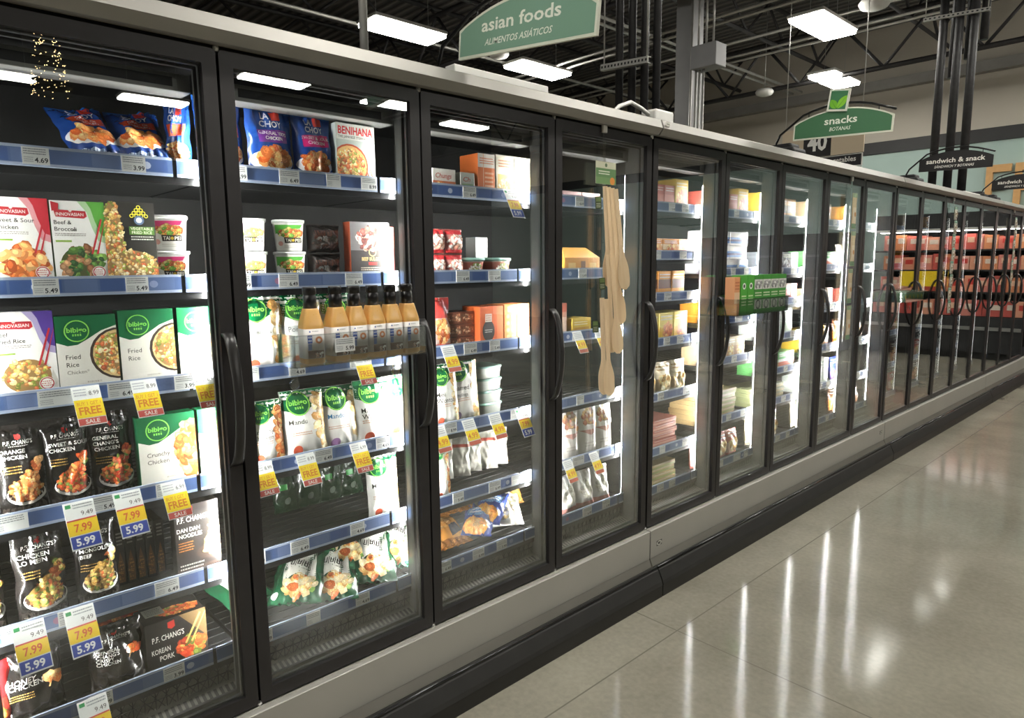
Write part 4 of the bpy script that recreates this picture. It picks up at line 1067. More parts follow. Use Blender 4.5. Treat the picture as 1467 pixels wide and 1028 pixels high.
lathe_sq(bt, [(.028, 0), (.0335, .006), (.0335, .118), (.0325, .126), (.0215, .170), (.0205, .174)], 28, 6); paint(bt, bcl, bt.faces, (226, 176, 100))
BOTT = mesh_of(bt, 'sauce_bottle', M['tubpl'])
ct = bmesh.new(); ccl = col_layer(ct)
lathe_sq(ct, [(.0205, .173), (.0205, .212), (.0185, .214), (.0185, .217), (.0208, .218), (.0208, .238), (.0195, .240)], 24, 2); paint(ct, ccl, ct.faces, (14, 13, 13))
CAP = mesh_of(ct, 'bottle_cap', M['tubpl'])
lt = bmesh.new(); lcl2 = col_layer(lt); lathe_sq(lt, [(.0338, .020), (.0338, .112)], 28, 6); paint(lt, lcl2, lt.faces, (222, 218, 214))
LA = Art(.05, .09, 91); LA.rect(0, 0, 1, .26, (90, 58, 44)); LA.food(.7, .12, .25, .1, [(190, 150, 130), (70, 46, 40), (230, 226, 220)], 14, .1); LA.rect(0, .52, .30, .80, (62, 92, 176)); LA.rect(.02, .28, .26, .5, (130, 150, 206)); LA.bars(.03, .55, .28, .78, 2, (220, 226, 240))
LA.ring(.72, .62, .22, .12, (216, 140, 96)); LA.ring(.72, .62, .24, .03, (236, 190, 160)); LA.ell(.16, .92, .05, .05, (70, 96, 176)); LA.bars(.3, .9, .7, .96, 1, (150, 150, 150))
add_art(lt, lcl2, LA, lambda x, y, l: (.0339 + l, x - .025, .021 + y), 3e-4)
LBL = mesh_of(lt, 'bottle_label', M['tubpl'])
for i, y in enumerate((.978, 1.066, 1.133, 1.202, 1.271, 1.339)):
    o = obj('sauce_bottle', BOTT, None, None, (.078, y, 1.4555), (0, 0, radians((-6, 4, -3, 5, 0, 3)[i])))
    tag(o, '%s from the left of six tan sauce bottles with black caps in the door tray' % WORDS[i], 'bottle', 'sauce bottles in the door tray')
    obj('bottle_cap', CAP, None, o); obj('bottle_label', LBL, None, o)
tl = obj('price_card', label_mesh('5.99', .07), None, None, (.1305, 1.03, 1.512)); tag(tl, 'white price card clipped to the front of the bottle tray', 'price card')

# ---- third door
cg = carton('changs', .115, .095, .14, (214, 212, 204), Art(.115, .095, 93).rect(0, 0, 1, .5, (206, 110, 66)).text('Chungs', .12, .62, .7, .2, (170, 50, 46), .01, .2).food(.4, .25, .3, .2, CH, 20, .09))
put(BOX, cg, 1.705, S[0], 'white box with red script and orange base, left on the third door top shelf', 'food box')
cg2 = carton('changs2', .075, .09, .14, (196, 200, 190), Art(.075, .09, 94).text('Ch', .2, .6, .5, .2, (180, 60, 50), .01, .2).rect(.1, .1, .9, .5, (150, 180, 140)))
put(BOX, cg2, 1.825, S[0], 'small pale green and white box on the third door top shelf', 'food box')
ob = carton('orangetall', .095, .175, .12, (226, 120, 60), Art(.095, .175, 95).rect(0, .68, 1, 1, (240, 236, 226)).rect(.3, 0, .34, 1, (240, 190, 150)).bars(.1, .75, .9, .92, 3, (220, 120, 80)).bars(.4, .1, .9, .6, 5, (244, 200, 160)))
put(BOX, ob, 1.930, S[0], 'orange and white box on the third door top shelf', 'food box')
yb = carton('yellowtop', .105, .18, .12, (246, 240, 220), Art(.105, .18, 96).rect(.1, .08, .9, .55, (244, 206, 120)).food(.5, .3, .3, .15, DUMP, 30, .1).bars(.15, .7, .85, .9, 3, (220, 130, 90)))
for i in range(2): put(BOX, yb, 2.035 + i * .11, S[0], ['cream and yellow box right of the orange box, left of two', 'cream and yellow box right of the orange box, right of two'][i], 'food box', 'cream boxes on the third door top shelf')
rpk = bag('redpack', .088, .10, .07, (190, 120, 112), Art(.088, .10, 97).rect(0, .78, 1, .96, (206, 56, 60)).food(.5, .45, .45, .3, [(214, 150, 130), (230, 190, 170), (196, 110, 100), (236, 226, 220)], 40, .12).rect(0, .02, 1, .16, (206, 56, 60)), 97, 1.0)
for r in range(2):
    for k in range(2):
        put(BAG, rpk, 1.675 + k * .092, S[1] + r * .102, '%s %s red-topped plastic pack left on the third door second shelf' % (['lower', 'upper'][r], ['left', 'right'][k]), 'food pack', 'red-topped packs on the second shelf', x=-.20)
def bowl_mesh():
    bm = bmesh.new(); cl = col_layer(bm); lathe_sq(bm, [(.050, 0), (.055, .01), (.066, .066), (.067, .072)], 28, 3); paint(bm, cl, bm.faces, (206, 196, 184))
    for f in bm.faces:
        if f.calc_center_median().z < .045: paint(bm, cl, [f], (196, 120, 104))
    A = Art(.08, .05, 7); A.food(.5, .5, .48, .42, [(214, 120, 104), (230, 214, 196), (150, 170, 90), (240, 236, 226)], 40, .1)
    add_art(bm, cl, A, lambda x, y, l: (.0555 + .16 * y * 1 + l + .004, x - .04, .012 + y), 1e-3)
    return mesh_of(bm, 'meal_bowl', M['tubpl'])
bl = bmesh.new(); bcl3 = col_layer(bl); lathe_sq(bl, [(.070, 0), (.0725, .004), (.0725, .012), (.066, .014)], 28, 3); paint(bl, bcl3, bl.faces, (120, 158, 146))
BLID, BOWL = mesh_of(bl, 'lid', M['tubpl']), bowl_mesh()
for i, (y, z, lb) in enumerate(((1.875, 0, 'clear meal bowl with a teal lid beside the red-topped packs, left of two'), (2.03, 0, 'clear meal bowl with a teal lid under a white box, right of two'))):
    o = obj('meal_bowl', BOWL, None, None, (-.245, y, S[1] + z)); tag(o, lb, 'meal bowl', 'teal lidded bowls'); obj('lid', BLID, None, o, (0, 0, .071))
wc = carton('whitecup', .07, .09, .07, (214, 218, 216), Art(.07, .09, 8).bars(.1, .2, .9, .8, 4, (180, 186, 190)))
put(BOX, wc, 1.985, S[1] + .086, 'small white box stacked on the teal lidded bowl', 'food box', None, x=-.27)
rb = bag('redbag', .115, .225, .05, (206, 180, 170), Art(.115, .225, 98).rect(0, .62, 1, 1, (176, 60, 56)).food(.55, .38, .3, .2, CH, 20, .14).rect(0, 0, 1, .14, (190, 60, 54)), 98, 1.2)
put(BAG, rb, 1.69, S[2], 'red and cream glossy pouch left on the third door third shelf', 'food pouch', None, x=-.20, lean=4)
br = carton('brownpack', .15, .052, .12, (120, 70, 52), Art(.15, .052, 99).rect(0, .3, 1, .75, (160, 100, 70)).food(.5, .5, .45, .3, [(176, 120, 90), (120, 70, 50), (206, 170, 140)], 30, .05))
for i in range(3): put(BOX, br, 1.80, S[2] + i * .054, '%s brown plastic pack of three stacked left of the orange boxes' % ['lowest', 'middle', 'topmost'][i], 'food pack', 'brown packs stacked on the third shelf', x=-.20)
oe = Art(.135, .178, 100); oe.rect(0, 0, 1, 1, (226, 108, 56)); oe.rect(.72, 0, 1, 1, (236, 132, 76)); oe.ell(.36, .40, .26, .34, (50, 44, 42)); oe.bars(.2, .35, .52, .45, 2, (220, 216, 210)); oe.rect(.22, .62, .50, .82, (240, 220, 206)); oe.bars(.24, .64, .48, .8, 3, (190, 110, 80))
put(BOX, carton('eggbox', .135, .178, .12, (226, 108, 56), oe), 1.948, S[2], 'orange box with a dark egg-shaped emblem on the third shelf', 'food box')
oi = Art(.075, .18, 101); oi.rect(0, 0, 1, 1, (232, 130, 56))
for r in range(4):
    for k in range(2): oi.ell(.3 + k * .4, .2 + r * .17, .13, .13, (246, 190, 130), 10)
oi.rect(.3, .82, .7, .95, (250, 236, 220))
OI = carton('iconbox', .075, .18, .12, (232, 130, 56), oi)
for i in range(2): put(BOX, OI, 2.06 + i * .079, S[2], ['orange box with round icons, left of two at the shelf end', 'orange box with round icons, right of two at the shelf end'][i], 'food box', 'orange icon boxes on the third shelf')
put(BAG, WB('wont3', .145, .27, ['Mini', 'Wontons'], DUMP, 103), 1.705, S[3], 'white and green wontons pouch leaning at the left of the third door', 'food pouch', G_GRN, x=-.19, lean=6)
put(BAG, WB('dump3', .19, .29, ['Steamed', 'Dumplings'], DUMP, 105, badge=(120, 100, 130)), 1.815, S[3], 'white and green dumplings pouch, tallest one behind the third door', 'food pouch', G_GRN, x=-.21, lean=6)
tt = bmesh.new(); tcl = col_layer(tt); lathe_sq(tt, [(.062, 0), (.066, .004), (.070, .045), (.074, .047), (.074, .055), (.06, .056)], 28, 5); paint(tt, tcl, tt.faces, (206, 212, 206))
for f in tt.faces:
    if f.calc_center_median().z > .046: paint(tt, tcl, [f], (140, 176, 164))
TT = mesh_of(tt, 'meal_tub', M['tubpl'])
for i in range(4): tag(obj('meal_tub', TT, None, None, (-.30, 2.00, S[3] + i * .057)), '%s of four teal rimmed clear tubs stacked on the fourth shelf, counted from the bottom' % WORDS[i], 'meal tub', 'tubs stacked on the fourth shelf')
put(BAG, WB('nug', .10, .22, [''], CH, 107, green_h=.14), 1.672, S[4], 'white pouch with orange chicken picture at the left of the third door, fifth shelf', 'food pouch', None, x=-.19, lean=5)
gp = bag('greypouch', .11, .18, .05, (176, 174, 164), Art(.11, .18, 109).rect(.0, .74, 1, .82, (150, 70, 60)).rect(0, .0, 1, .3, (190, 188, 178)), 109, 1.6)
for i in range(5): put(BAG, gp, 1.80 + i * .085, S[4] + .02, '%s from the left of five grey pouches leaning deep on the fifth shelf' % WORDS[i], 'food pouch', 'grey pouches on the fifth shelf', x=-.36 + .02 * (i % 2), yaw=-35, lean=12, roll=0)
tb = Art(.20, .26, 111); tb.rect(0, 0, 1, 1, (186, 128, 58)); tb.ell(.5, .6, .42, .3, (206, 156, 84)); tb.rect(0, 0, 1, .16, (130, 84, 40)); tb.pf([(.6, .2), (.9, .25), (.85, .45), (.65, .42)], (50, 48, 56)); tb.food(.45, .62, .3, .2, [(214, 168, 96), (196, 140, 70), (226, 186, 120)], 20, .14)
TB = bag('tanbag', .20, .26, .07, (170, 112, 48), tb, 111, 1.8)
nb = Art(.14, .20, 113); nb.rect(0, 0, 1, 1, (40, 60, 130)); nb.rect(.1, .55, .9, .85, (110, 160, 214)); nb.bars(.2, .6, .8, .8, 2, (226, 236, 246)); nb.food(.5, .25, .38, .2, [(240, 160, 60), (232, 140, 50), (246, 186, 100)], 16, .2)
NB = bag('navybag', .14, .20, .06, (40, 60, 130), nb, 113, 1.6)
pw = bag('palebag', .17, .21, .06, (226, 222, 210), Art(.17, .21, 115).food(.5, .5, .4, .4, [(240, 220, 180), (226, 190, 120), (120, 120, 110), (246, 244, 240)], 50, .08), 115, 1.6)
for me, y, x, z, yaw, ln, rl, lb in ((TB, 1.69, -.30, .10, 20, 70, 10, 'tan pouch at the far left of the bottom shelf pile, third door'), (TB, 1.74, -.20, .035, -10, 74, 4, 'tan pouch lowest at the left of the bottom shelf pile'),
        (TB, 1.86, -.33, .125, -20, 66, 6, 'tan pouch upper middle of the bottom shelf pile'), (NB, 1.845, -.175, .06, -40, 70, -6, 'navy blue pouch at the front of the bottom shelf pile'),
        (NB, 1.93, -.21, .085, -48, 64, -8, 'navy blue pouch right behind the front one in the pile'), (TB, 2.00, -.36, .16, -24, 70, 6, 'tan pouch at the top of the bottom shelf pile'),
        (pw, 2.04, -.185, .05, -30, 54, 0, 'pale pouch at the right of the bottom shelf pile'), (TB, 2.10, -.27, .115, -34, 58, 4, 'tan pouch leaning highest at the right of the pile')):
    put(BAG, me, y, S[5] + z, lb, 'food pouch', 'pouches piled on the third door bottom shelf', x=x, yaw=yaw, lean=ln, roll=rl)

# ---- fourth door
pb = carton('paleredbox', .14, .07, .12, (196, 150, 146), Art(.14, .07, 1).rect(0, .2, 1, .7, (170, 90, 92)).bars(.1, .3, .9, .6, 2, (230, 210, 206)))
for i in range(3): put(BOX, pb, 2.42 + i * .145, S[0], '%s pale red box on the fourth door top shelf, left to right' % WORDS[i], 'food box', 'pale red boxes on the fourth door', x=-.25)
hb = bmesh.new(); hcl = col_layer(hb); box(hb, -.12, 0, -.13, .13, 0, .085); paint(hb, hcl, hb.faces, (214, 150, 60))
hv = [hb.verts.new(p) for p in ((0, -.13, .085), (0, .13, .085), (-.12, .13, .085), (-.12, -.13, .085), (-.06, -.09, .135), (-.06, .09, .135))]
for q in ((0, 1, 5, 4), (1, 2, 5), (2, 3, 4, 5), (3, 0, 4)):
    f = hb.faces.new([hv[i] for i in q]); paint(hb, hcl, [f], (224, 166, 76))
HA = Art(.26, .085, 2); HA.rect(.45, .2, .58, .8, (110, 70, 34)); HA.rect(.1, .3, .3, .7, (236, 200, 130)); HA.rect(.7, .3, .9, .7, (236, 200, 130)); add_art(hb, hcl, HA, lambda x, y, l: (l, x - .13, y))
tag(obj('gable_carton', mesh_of(hb, 'gable_carton', M['box']), None, None, (FX, 2.55, S[1])), 'orange gable-topped carton behind the wooden spoons, second shelf', 'carton')
sk = carton('saltbox', .06, .17, .10, (206, 150, 120), Art(.06, .17, 3).rect(0, .75, 1, 1, (190, 90, 60)).rect(.1, .1, .9, .6, (230, 200, 180)))
put(BOX, sk, 2.405, S[2], 'narrow orange and tan box at the left of the fourth door, third shelf', 'food box')
yl = carton('yellowlow', .14, .09, .12, (226, 190, 60), Art(.14, .09, 4).rect(.1, .2, .9, .5, (200, 150, 40)).bars(.1, .6, .8, .85, 2, (250, 240, 200)))
put(BOX, yl, 2.545, S[2], 'yellow box behind the wooden spoons on the third shelf', 'food box')
wb = Art(.145, .30, 121); wb.rect(0, 0, 1, 1, (236, 234, 228)); wb.food(.5, .72, .36, .14, [(206, 170, 150), (226, 206, 190), (176, 120, 100), (240, 200, 140)], 30, .12); wb.pf([(0, .5), (1, .5), (.5, .40)], (196, 150, 140)); wb.bars(.2, .2, .8, .3, 2, (200, 196, 190)); wb.ell(.8, .56, .1, .1, (236, 160, 80))
WBG = bag('whitetall', .145, .30, .06, (236, 234, 228), wb, 121, .7)
for i, y in enumerate((2.46, 2.60, 2.72)):
    put(BAG, WBG, y, S[3] - .31, '%s from the left of the tall white pouches behind the fourth door' % WORDS[i], 'food pouch', 'tall white pouches behind the fourth door', x=-.17, lean=3)
ws = bag('whitesmall', .135, .20, .07, (230, 228, 222), Art(.135, .2, 123).rect(0, 0, 1, .2, (214, 150, 140)).food(.5, .5, .25, .2, [(240, 236, 226), (220, 216, 206), (200, 196, 180)], 16, .16), 123, 1.3)
for i, y in enumerate((2.45, 2.575, 2.70)):
    put(BAG, ws, y, S[5], '%s from the left of the small white pouches on the fourth door bottom shelf' % WORDS[i], 'food pouch', 'small white pouches on the bottom shelf', x=-.165, lean=10, yaw=(8, -4, -8)[i])

# ---- wooden spoons on a clip strip outside the fourth door
def clip_strip(y, z0, z1, label, card=True):
    e = empty('clip_strip', (.004, y, z1)); tag(e, label, 'clip strip', 'clip strips hung on the doors')
    b = bmesh.new(); box(b, -.002, .012, -.014, .014, -.035, .032, .002); box(b, -.03, -.002, -.014, .014, .026, .032)
    obj('top_hook', b, M['whitepl'], e)
    obj('strip', bx(.004, .0055, -.011, .011, z0 - z1, -.03), M['clearpl'], e)
    n = int((z1 - z0) / .09)
    for i in range(n):
        obj('tab', bx(.0055, .012, -.008, .008, -.08 - i * .09, -.077 - i * .09), M['clearpl'], e)
    if card:
        q = bmesh.new(); cl = col_layer(q); box(q, .014, .016, -.072, .072, -.265, -.165); paint(q, cl, q.faces, (196, 196, 170))
        A = Art(.144, .10, 5); A.rect(0, .28, 1, .70, (96, 132, 84)); A.bars(.14, .4, .7, .62, 2, (226, 230, 210)); A.rect(0, 0, 1, .3, (110, 144, 92)); A.ell(.82, .16, .12, .12, (216, 140, 60)); A.ell(.5, .85, .06, .06, (90, 110, 80))
        add_art(q, cl, A, lambda x, yy, l: (.0162 + l, x - .072, -.265 + yy), 4e-4); obj('header_card', q, M['matte'], e)
    return e
clip_strip(2.495, 1.12, 2.385, 'clear clip strip with a green header card, carrying the wooden spoons')
def spoon_mesh():
    bm = bmesh.new(); N = 30; L = .46; tw = bmesh.new()
    def hw(t):
        if t < .62: return .0105 - .001 * t
        u = (t - .62) / .38
        return .0098 + .0165 * sin(min(1, u * 1.9) * pi / 2) ** 1.6 * (1 if u < .72 else math.sqrt(max(0, 1 - ((u - .72) / .28) ** 2)) * 1.0)
    fr, bk = [], []
    for i in range(N + 1):
        t = i / N; w_ = max(hw(t), .004); z = -L * t
        if t > .98: w_ *= .75
        bowl_ = .004 * max(0, (t - .66) / .34)
        fr.append([bm.verts.new((.004 - bowl_, -w_, z)), bm.verts.new((.0055 - bowl_ * 1.8, 0, z)), bm.verts.new((.004 - bowl_, w_, z))])
        bk.append([bm.verts.new((-.003 - bowl_, -w_, z)), bm.verts.new((-.0045 - bowl_ * 1.6, 0, z)), bm.verts.new((-.003 - bowl_, w_, z))])
    for i in range(N):
        for a in (0, 1):
            bm.faces.new((fr[i][a], fr[i][a + 1], fr[i + 1][a + 1], fr[i + 1][a])); bm.faces.new((bk[i][a + 1], bk[i][a], bk[i + 1][a], bk[i + 1][a + 1]))
        bm.faces.new((fr[i][0], fr[i + 1][0], bk[i + 1][0], bk[i][0])); bm.faces.new((fr[i + 1][2], fr[i][2], bk[i][2], bk[i + 1][2]))
    for r in (0, N):
        bm.faces.new((fr[r][0], fr[r][1], fr[r][2], bk[r][2], bk[r][1], bk[r][0]))
    bmesh.ops.recalc_face_normals(bm, faces=bm.faces)
    return mesh_of(bm, 'wooden_spoon', M['wood'])
SPOON = spoon_mesh()
TAGC = carton('spoontag', .03, .055, .0015, (70, 84, 52), Art(.03, .055, 2).rect(.1, .6, .9, .95, (110, 130, 80)).bars(.15, .1, .85, .5, 3, (190, 196, 170)), m='matte')
SP = [(2.482, 2.11, .026, -3), (2.490, 2.105, .040, -4.2), (2.498, 2.10, .054, -5.4), (2.506, 2.095, .068, -6.4), (2.545, 1.93, .032, -5), (2.488, 1.80, .044, -3), (2.498, 1.795, .058, -4.5), (2.462, 1.60, .030, -2), (2.476, 1.595, .044, -2.6)]
NMS = ['flat wooden spoon at the left of the top bunch on the clip strip', 'wooden spoon second from the left in the top bunch', 'wooden spoon third from the left in the top bunch', 'wooden spoon at the right of the top bunch on the clip strip',
       'wooden spoon hanging behind, between the top and middle bunches', 'wooden spoon at the front left of the middle bunch', 'wooden spoon at the right of the middle bunch',
       'wooden spoon lowest at the left of the bottom pair', 'wooden spoon at the right of the bottom pair']
for i, (y, z, x, rl) in enumerate(SP):
    o = put('wooden_spoon', SPOON, y, z, NMS[i], 'spoon', 'wooden spoons on the clip strip', x=x, roll=-rl, yaw=-38)
    if i in (0, 4, 5, 7): obj('paper_tag', TAGC, None, o, (.0, -.034, -.16 if i else -.10), (0, 0, radians(12)))

# ---- hanging price tags under the rails
def tag_mesh(key, kind):
    if key in _ME: return _ME[key]
    W, H = (.075, .135) if kind[0] == 'blue' else (.070, .115)
    bm = bmesh.new(); cl = col_layer(bm); box(bm, -.0006, .0006, -W / 2, W / 2, -H, 0); paint(bm, cl, bm.faces, (236, 238, 236))
    A = Art(W, H, 5)
    if kind[0] == 'blue':
        A.rect(0, .30, 1, .60, (250, 214, 48)); A.rect(.03, .03, .97, .28, (54, 76, 168)); A.rect(.06, .88, .24, .96, (60, 150, 90))
        A.bars(.3, .84, .95, .96, 2, (150, 156, 160)); A.text('9.49', .92, .69, .4, .095, (90, 84, 84), .0, 0, 'r'); A.rect(.02, .60, .98, .63, (214, 90, 80))
        A.text('7.99', .5, .37, .58, .16, (226, 110, 60), .02, 0, 'c'); A.text('5.99', .48, .08, .62, .15, (246, 248, 250), .03, 0, 'c')
    elif kind[0] == 'free':
        A.rect(0, .20, 1, .66, (252, 222, 50)); A.rect(.02, .02, .98, .18, (206, 92, 84)); A.text('SALE', .5, .05, .5, .10, (250, 240, 236), .02, 0, 'c')
        A.text('BUY 1 GET 1', .5, .51, .84, .09, (226, 150, 60), .012, 0, 'c'); A.text('FREE', .5, .28, .78, .19, (226, 140, 50), .03, 0, 'c'); A.text(kind[1], .94, .76, .36, .11, (90, 90, 92), .004, 0, 'r'); A.bars(.06, .74, .5, .95, 3, (165, 170, 180))
    else:
        A.rect(0, .20, 1, .58, (252, 222, 50)); A.rect(.02, .02, .98, .17, (214, 110, 90)); A.text(kind[1], .5, .28, .8, .2, (226, 130, 50), .02, 0, 'c'); A.bars(.08, .66, .9, .95, 4, (165, 170, 180))
    add_art(bm, cl, A, lambda x, y, l: (.0007 + l, x - W / 2, -H + y), 3e-4)
    me = mesh_of(bm, key, M['tagm']); _ME[key] = me; return me
TG_B = tag_mesh('tag_blue', ('blue',)); TG_F = tag_mesh('tag_free8', ('free', '8.99')); TG_F6 = tag_mesh('tag_free6', ('free', '6.99')); TG_Y = tag_mesh('tag_y', ('y', '4.99'))
def ptag(me, y, lev, label, group, yaw=14, sx=0):
    o = obj('price_tag', me, None, None, (RX + .006 + sx, y, LEV_A[lev] + .022), (0, radians(-27), radians(yaw - 10))); tag(o, label, 'price tag', group)
GT = 'hanging sale tags on the shelf rails'
ptag(TG_F, .395, 2, 'yellow free sale tag under the chicken fried rice box', GT)
ptag(TG_F, .543, 2, 'yellow free sale tag under the middle fried rice box', GT)
ptag(TG_F6, .716, 2, 'yellow free sale tag beside the first door frame, third shelf', GT)
ptag(TG_B, .350, 3, 'yellow and blue 5.99 tag under the sweet and sour pouch', GT)
ptag(TG_B, .473, 3, 'yellow and blue 5.99 tag under the general chicken pouch', GT)
ptag(TG_F6, .600, 3, 'yellow free sale tag under the crunchy chicken box', GT)
ptag(TG_B, .205, 4, 'yellow and blue 5.99 tag under the lo mein pouch', GT)
ptag(TG_B, .325, 4, 'yellow and blue 5.99 tag between the lo mein and mongolian pouches', GT)
ptag(TG_B, .330, 5, 'yellow and blue 5.99 tag hanging from the lowest rail, first door', GT, sx=.028)
ptag(TG_F, 1.275, 2, 'yellow free sale tag below the sauce bottle tray', GT)
ptag(TG_F, .880, 3, 'yellow free sale tag at the far left rail end, second door', GT)
ptag(TG_F, 1.035, 3, 'yellow free sale tag under the left mandu pouch', GT)
ptag(TG_F6, 1.245, 3, 'yellow free sale tag over the dark empty shelf, right one', GT)
ptag(TG_B, 2.03, 0, 'long pale tag with navy foot under the cream and yellow boxes', GT)
ptag(TG_Y, 1.675, 2, 'yellow tag under the red and cream pouch, third door', GT)
ptag(TG_Y, 1.615, 3, 'yellow tag at the left rail end, third door', GT)
ptag(TG_Y, 1.775, 3, 'yellow tag above the grey pouches, left of three', GT)
ptag(TG_Y, 1.925, 3, 'yellow tag above the grey pouches, middle of three', GT)
ptag(TG_B, 2.085, 3, 'yellow and blue tag above the grey pouches, right of three', GT)
ptag(TG_Y, 2.47, 2, 'yellow tag left of two on the fourth door third shelf', GT)
ptag(TG_Y, 2.63, 2, 'yellow tag right of two on the fourth door third shelf', GT)
ptag(TG_Y, 2.40, 4, 'yellow tag left of two under the tall white pouches', GT)
ptag(TG_Y, 2.60, 4, 'yellow tag right of two under the tall white pouches', GT)

# ------------------------------------------------------------------ goods behind the farther doors
def simple(key, W, H, D, base, bands, seed=1, food=None, m='box', txt=None):
    A = Art(W, H, seed)
    for y0, y1, c in bands: A.rect(0, y0, 1, y1, c)
    if food: A.food(food[0], food[1], food[2], food[3], food[4], 24, .13)
    A.bars(.1, .72, .9, .92, 2, txt or (240, 236, 226))
    if m == 'box': return carton(key, W, H, D, base, A)
    return bag(key, W, H, D, base, A, seed, 1.2)
K = {
 'redbox': simple('f_red', .10, .13, .14, (206, 96, 84), [(.25, .6, (226, 130, 110))], 1),
 'yelbox': simple('f_yel', .13, .17, .14, (240, 196, 70), [(0, .3, (236, 170, 60))], 2, (.5, .35, .35, .25, CH)),
 'orabox': simple('f_ora', .13, .15, .14, (238, 160, 60), [(.35, .7, (120, 80, 60)), (0, .1, (250, 226, 190))], 3),
 'oralow': simple('f_oral', .15, .10, .14, (232, 150, 70), [(.4, .7, (250, 216, 170))], 4, (.6, .4, .3, .3, CH)),
 'yellow': simple('f_yellow', .14, .17, .14, (246, 220, 110), [(.2, .5, (236, 190, 60))], 5, (.6, .4, .3, .25, CH)),
 'palebag': simple('f_palebag', .16, .19, .07, (226, 216, 190), [(.15, .5, (206, 180, 140))], 6, (.5, .4, .35, .25, DUMP), 'film', (180, 150, 110)),
 'flatred': simple('f_flatred', .24, .028, .2, (196, 110, 96), [(.1, .5, (226, 160, 140))], 7),
 'flattan': simple('f_flattan', .24, .03, .2, (196, 170, 120), [(.1, .5, (150, 160, 90))], 8),
 'flatgrn': simple('f_flatgrn', .24, .03, .2, (170, 176, 130), [(.1, .6, (214, 200, 150))], 9),
 'blutub': simple('f_blutub', .11, .085, .10, (226, 230, 236), [(.15, .6, (90, 140, 210)), (.3, .45, (50, 60, 110))], 10),
 'grybox': simple('f_gry', .12, .14, .12, (120, 124, 130), [(0, .5, (60, 60, 70))], 11, (.5, .4, .35, .3, [(90, 90, 120), (200, 200, 210), (70, 60, 60)])),
 'whibox': simple('f_whi', .09, .22, .12, (226, 232, 226), [(.1, .4, (196, 214, 200))], 12, None, 'box', (120, 160, 140)),
 'grnbox': simple('f_grn', .12, .13, .12, (110, 190, 110), [(0, .45, (226, 120, 90)), (.45, .6, (230, 236, 226))], 13),
 'tanbox': simple('f_tan', .11, .15, .12, (216, 190, 150), [(.2, .6, (190, 150, 110))], 14, (.5, .4, .3, .3, DUMP)),
 'pinkbag': simple('f_pink', .14, .17, .07, (214, 120, 110), [(.1, .5, (236, 190, 170))], 15, (.5, .4, .35, .25, DUMP), 'film'),
 'bluebag': simple('f_blueb', .14, .20, .07, (60, 80, 190), [(0, .4, (130, 80, 170))], 16, (.5, .3, .3, .2, CH), 'film'),
 'dkbag': simple('f_dk', .15, .21, .07, (80, 44, 26), [(.1, .5, (206, 120, 50))], 17, (.5, .4, .4, .3, CH), 'film'),
}
DESC = {'redbox': 'red box', 'yelbox': 'yellow box', 'orabox': 'orange box', 'oralow': 'low orange box', 'yellow': 'pale yellow box', 'palebag': 'cream pouch', 'flatred': 'flat red pack', 'flattan': 'flat tan pack',
        'flatgrn': 'flat green pack', 'blutub': 'white and blue tub', 'grybox': 'dark grey box', 'whibox': 'tall white box', 'grnbox': 'green and red box', 'tanbox': 'tan box', 'pinkbag': 'pink pouch', 'bluebag': 'blue pouch', 'dkbag': 'brown pouch'}
DIM = {'redbox': (.10, .13), 'yelbox': (.13, .17), 'orabox': (.13, .15), 'oralow': (.15, .10), 'yellow': (.14, .17), 'palebag': (.15, .19), 'flatred': (.24, .028), 'flattan': (.24, .03), 'flatgrn': (.24, .03), 'blutub': (.11, .085), 'grybox': (.12, .14),
       'whibox': (.09, .22), 'grnbox': (.12, .13), 'tanbox': (.11, .15), 'pinkbag': (.14, .17), 'bluebag': (.13, .2), 'dkbag': (.145, .21)}
ORD = WORDS
SHN = ['top', 'second', 'third', 'fourth', 'fifth', 'sixth', 'bottom']
def stock(k, spec):
    """spec: list per shelf of runs (kind, count, stack)"""
    lev = LEVELS.get(k, LEV_A); y0 = Bk(k - 1)
    for li, runs in enumerate(spec):
        y = y0 + .035; cnt = {}
        for kind, n, stk in runs:
            w_, h_ = DIM[kind]
            for i in range(n):
                yc = y + w_ / 2
                if yc + w_ / 2 > y0 + PITCH - .01: break
                for s in range(stk):
                    cnt[kind] = cnt.get(kind, 0) + 1
                    pos = 'leftmost' if i == 0 else '%s from left' % ORD[min(i, 9)]
                    lvl = '' if stk == 1 else ', %s of stack' % (['lowest', 'second', 'third', 'fourth', 'fifth', 'sixth', 'seventh', 'eighth'][s])
                    lab = '%s %s%s, %s shelf of the %s door' % (DESC[kind], pos, lvl, SHN[li] if li < len(lev) - 1 else 'bottom', ORD[k - 1] if k <= 10 else ['eleventh', 'twelfth', 'thirteenth'][k - 11])
                    bagk = kind.endswith('bag')
                    nm = BAG if bagk else ('frozen_tub' if kind == 'blutub' else ('frozen_flat_pack' if kind.startswith('flat') else BOX))
                    o = put(nm, K[kind], yc, lev[li] - .009 + s * (h_ + .002) + (.0), lab, 'food pouch' if bagk else ('food tub' if kind == 'blutub' else ('flat pack' if kind.startswith('flat') else 'food box')),
                            '%ss behind the %s door' % (DESC[kind], ORD[k - 1] if k <= 10 else ['eleventh', 'twelfth', 'thirteenth'][k - 11]), x=FX + (-.035 if bagk else 0) + (rs.uniform(-.012, .004) if stk > 2 else 0), yaw=rs.uniform(-2, 2), lean=4 if bagk else 0)
                y += w_ + .004
stock(5, [[('redbox', 4, 1), ('yelbox', 1, 1)], [('oralow', 4, 1)], [('orabox', 4, 1)], [('yellow', 4, 1)], [('palebag', 4, 1)], [('flatred', 2, 6)], [('flattan', 2, 4)]])
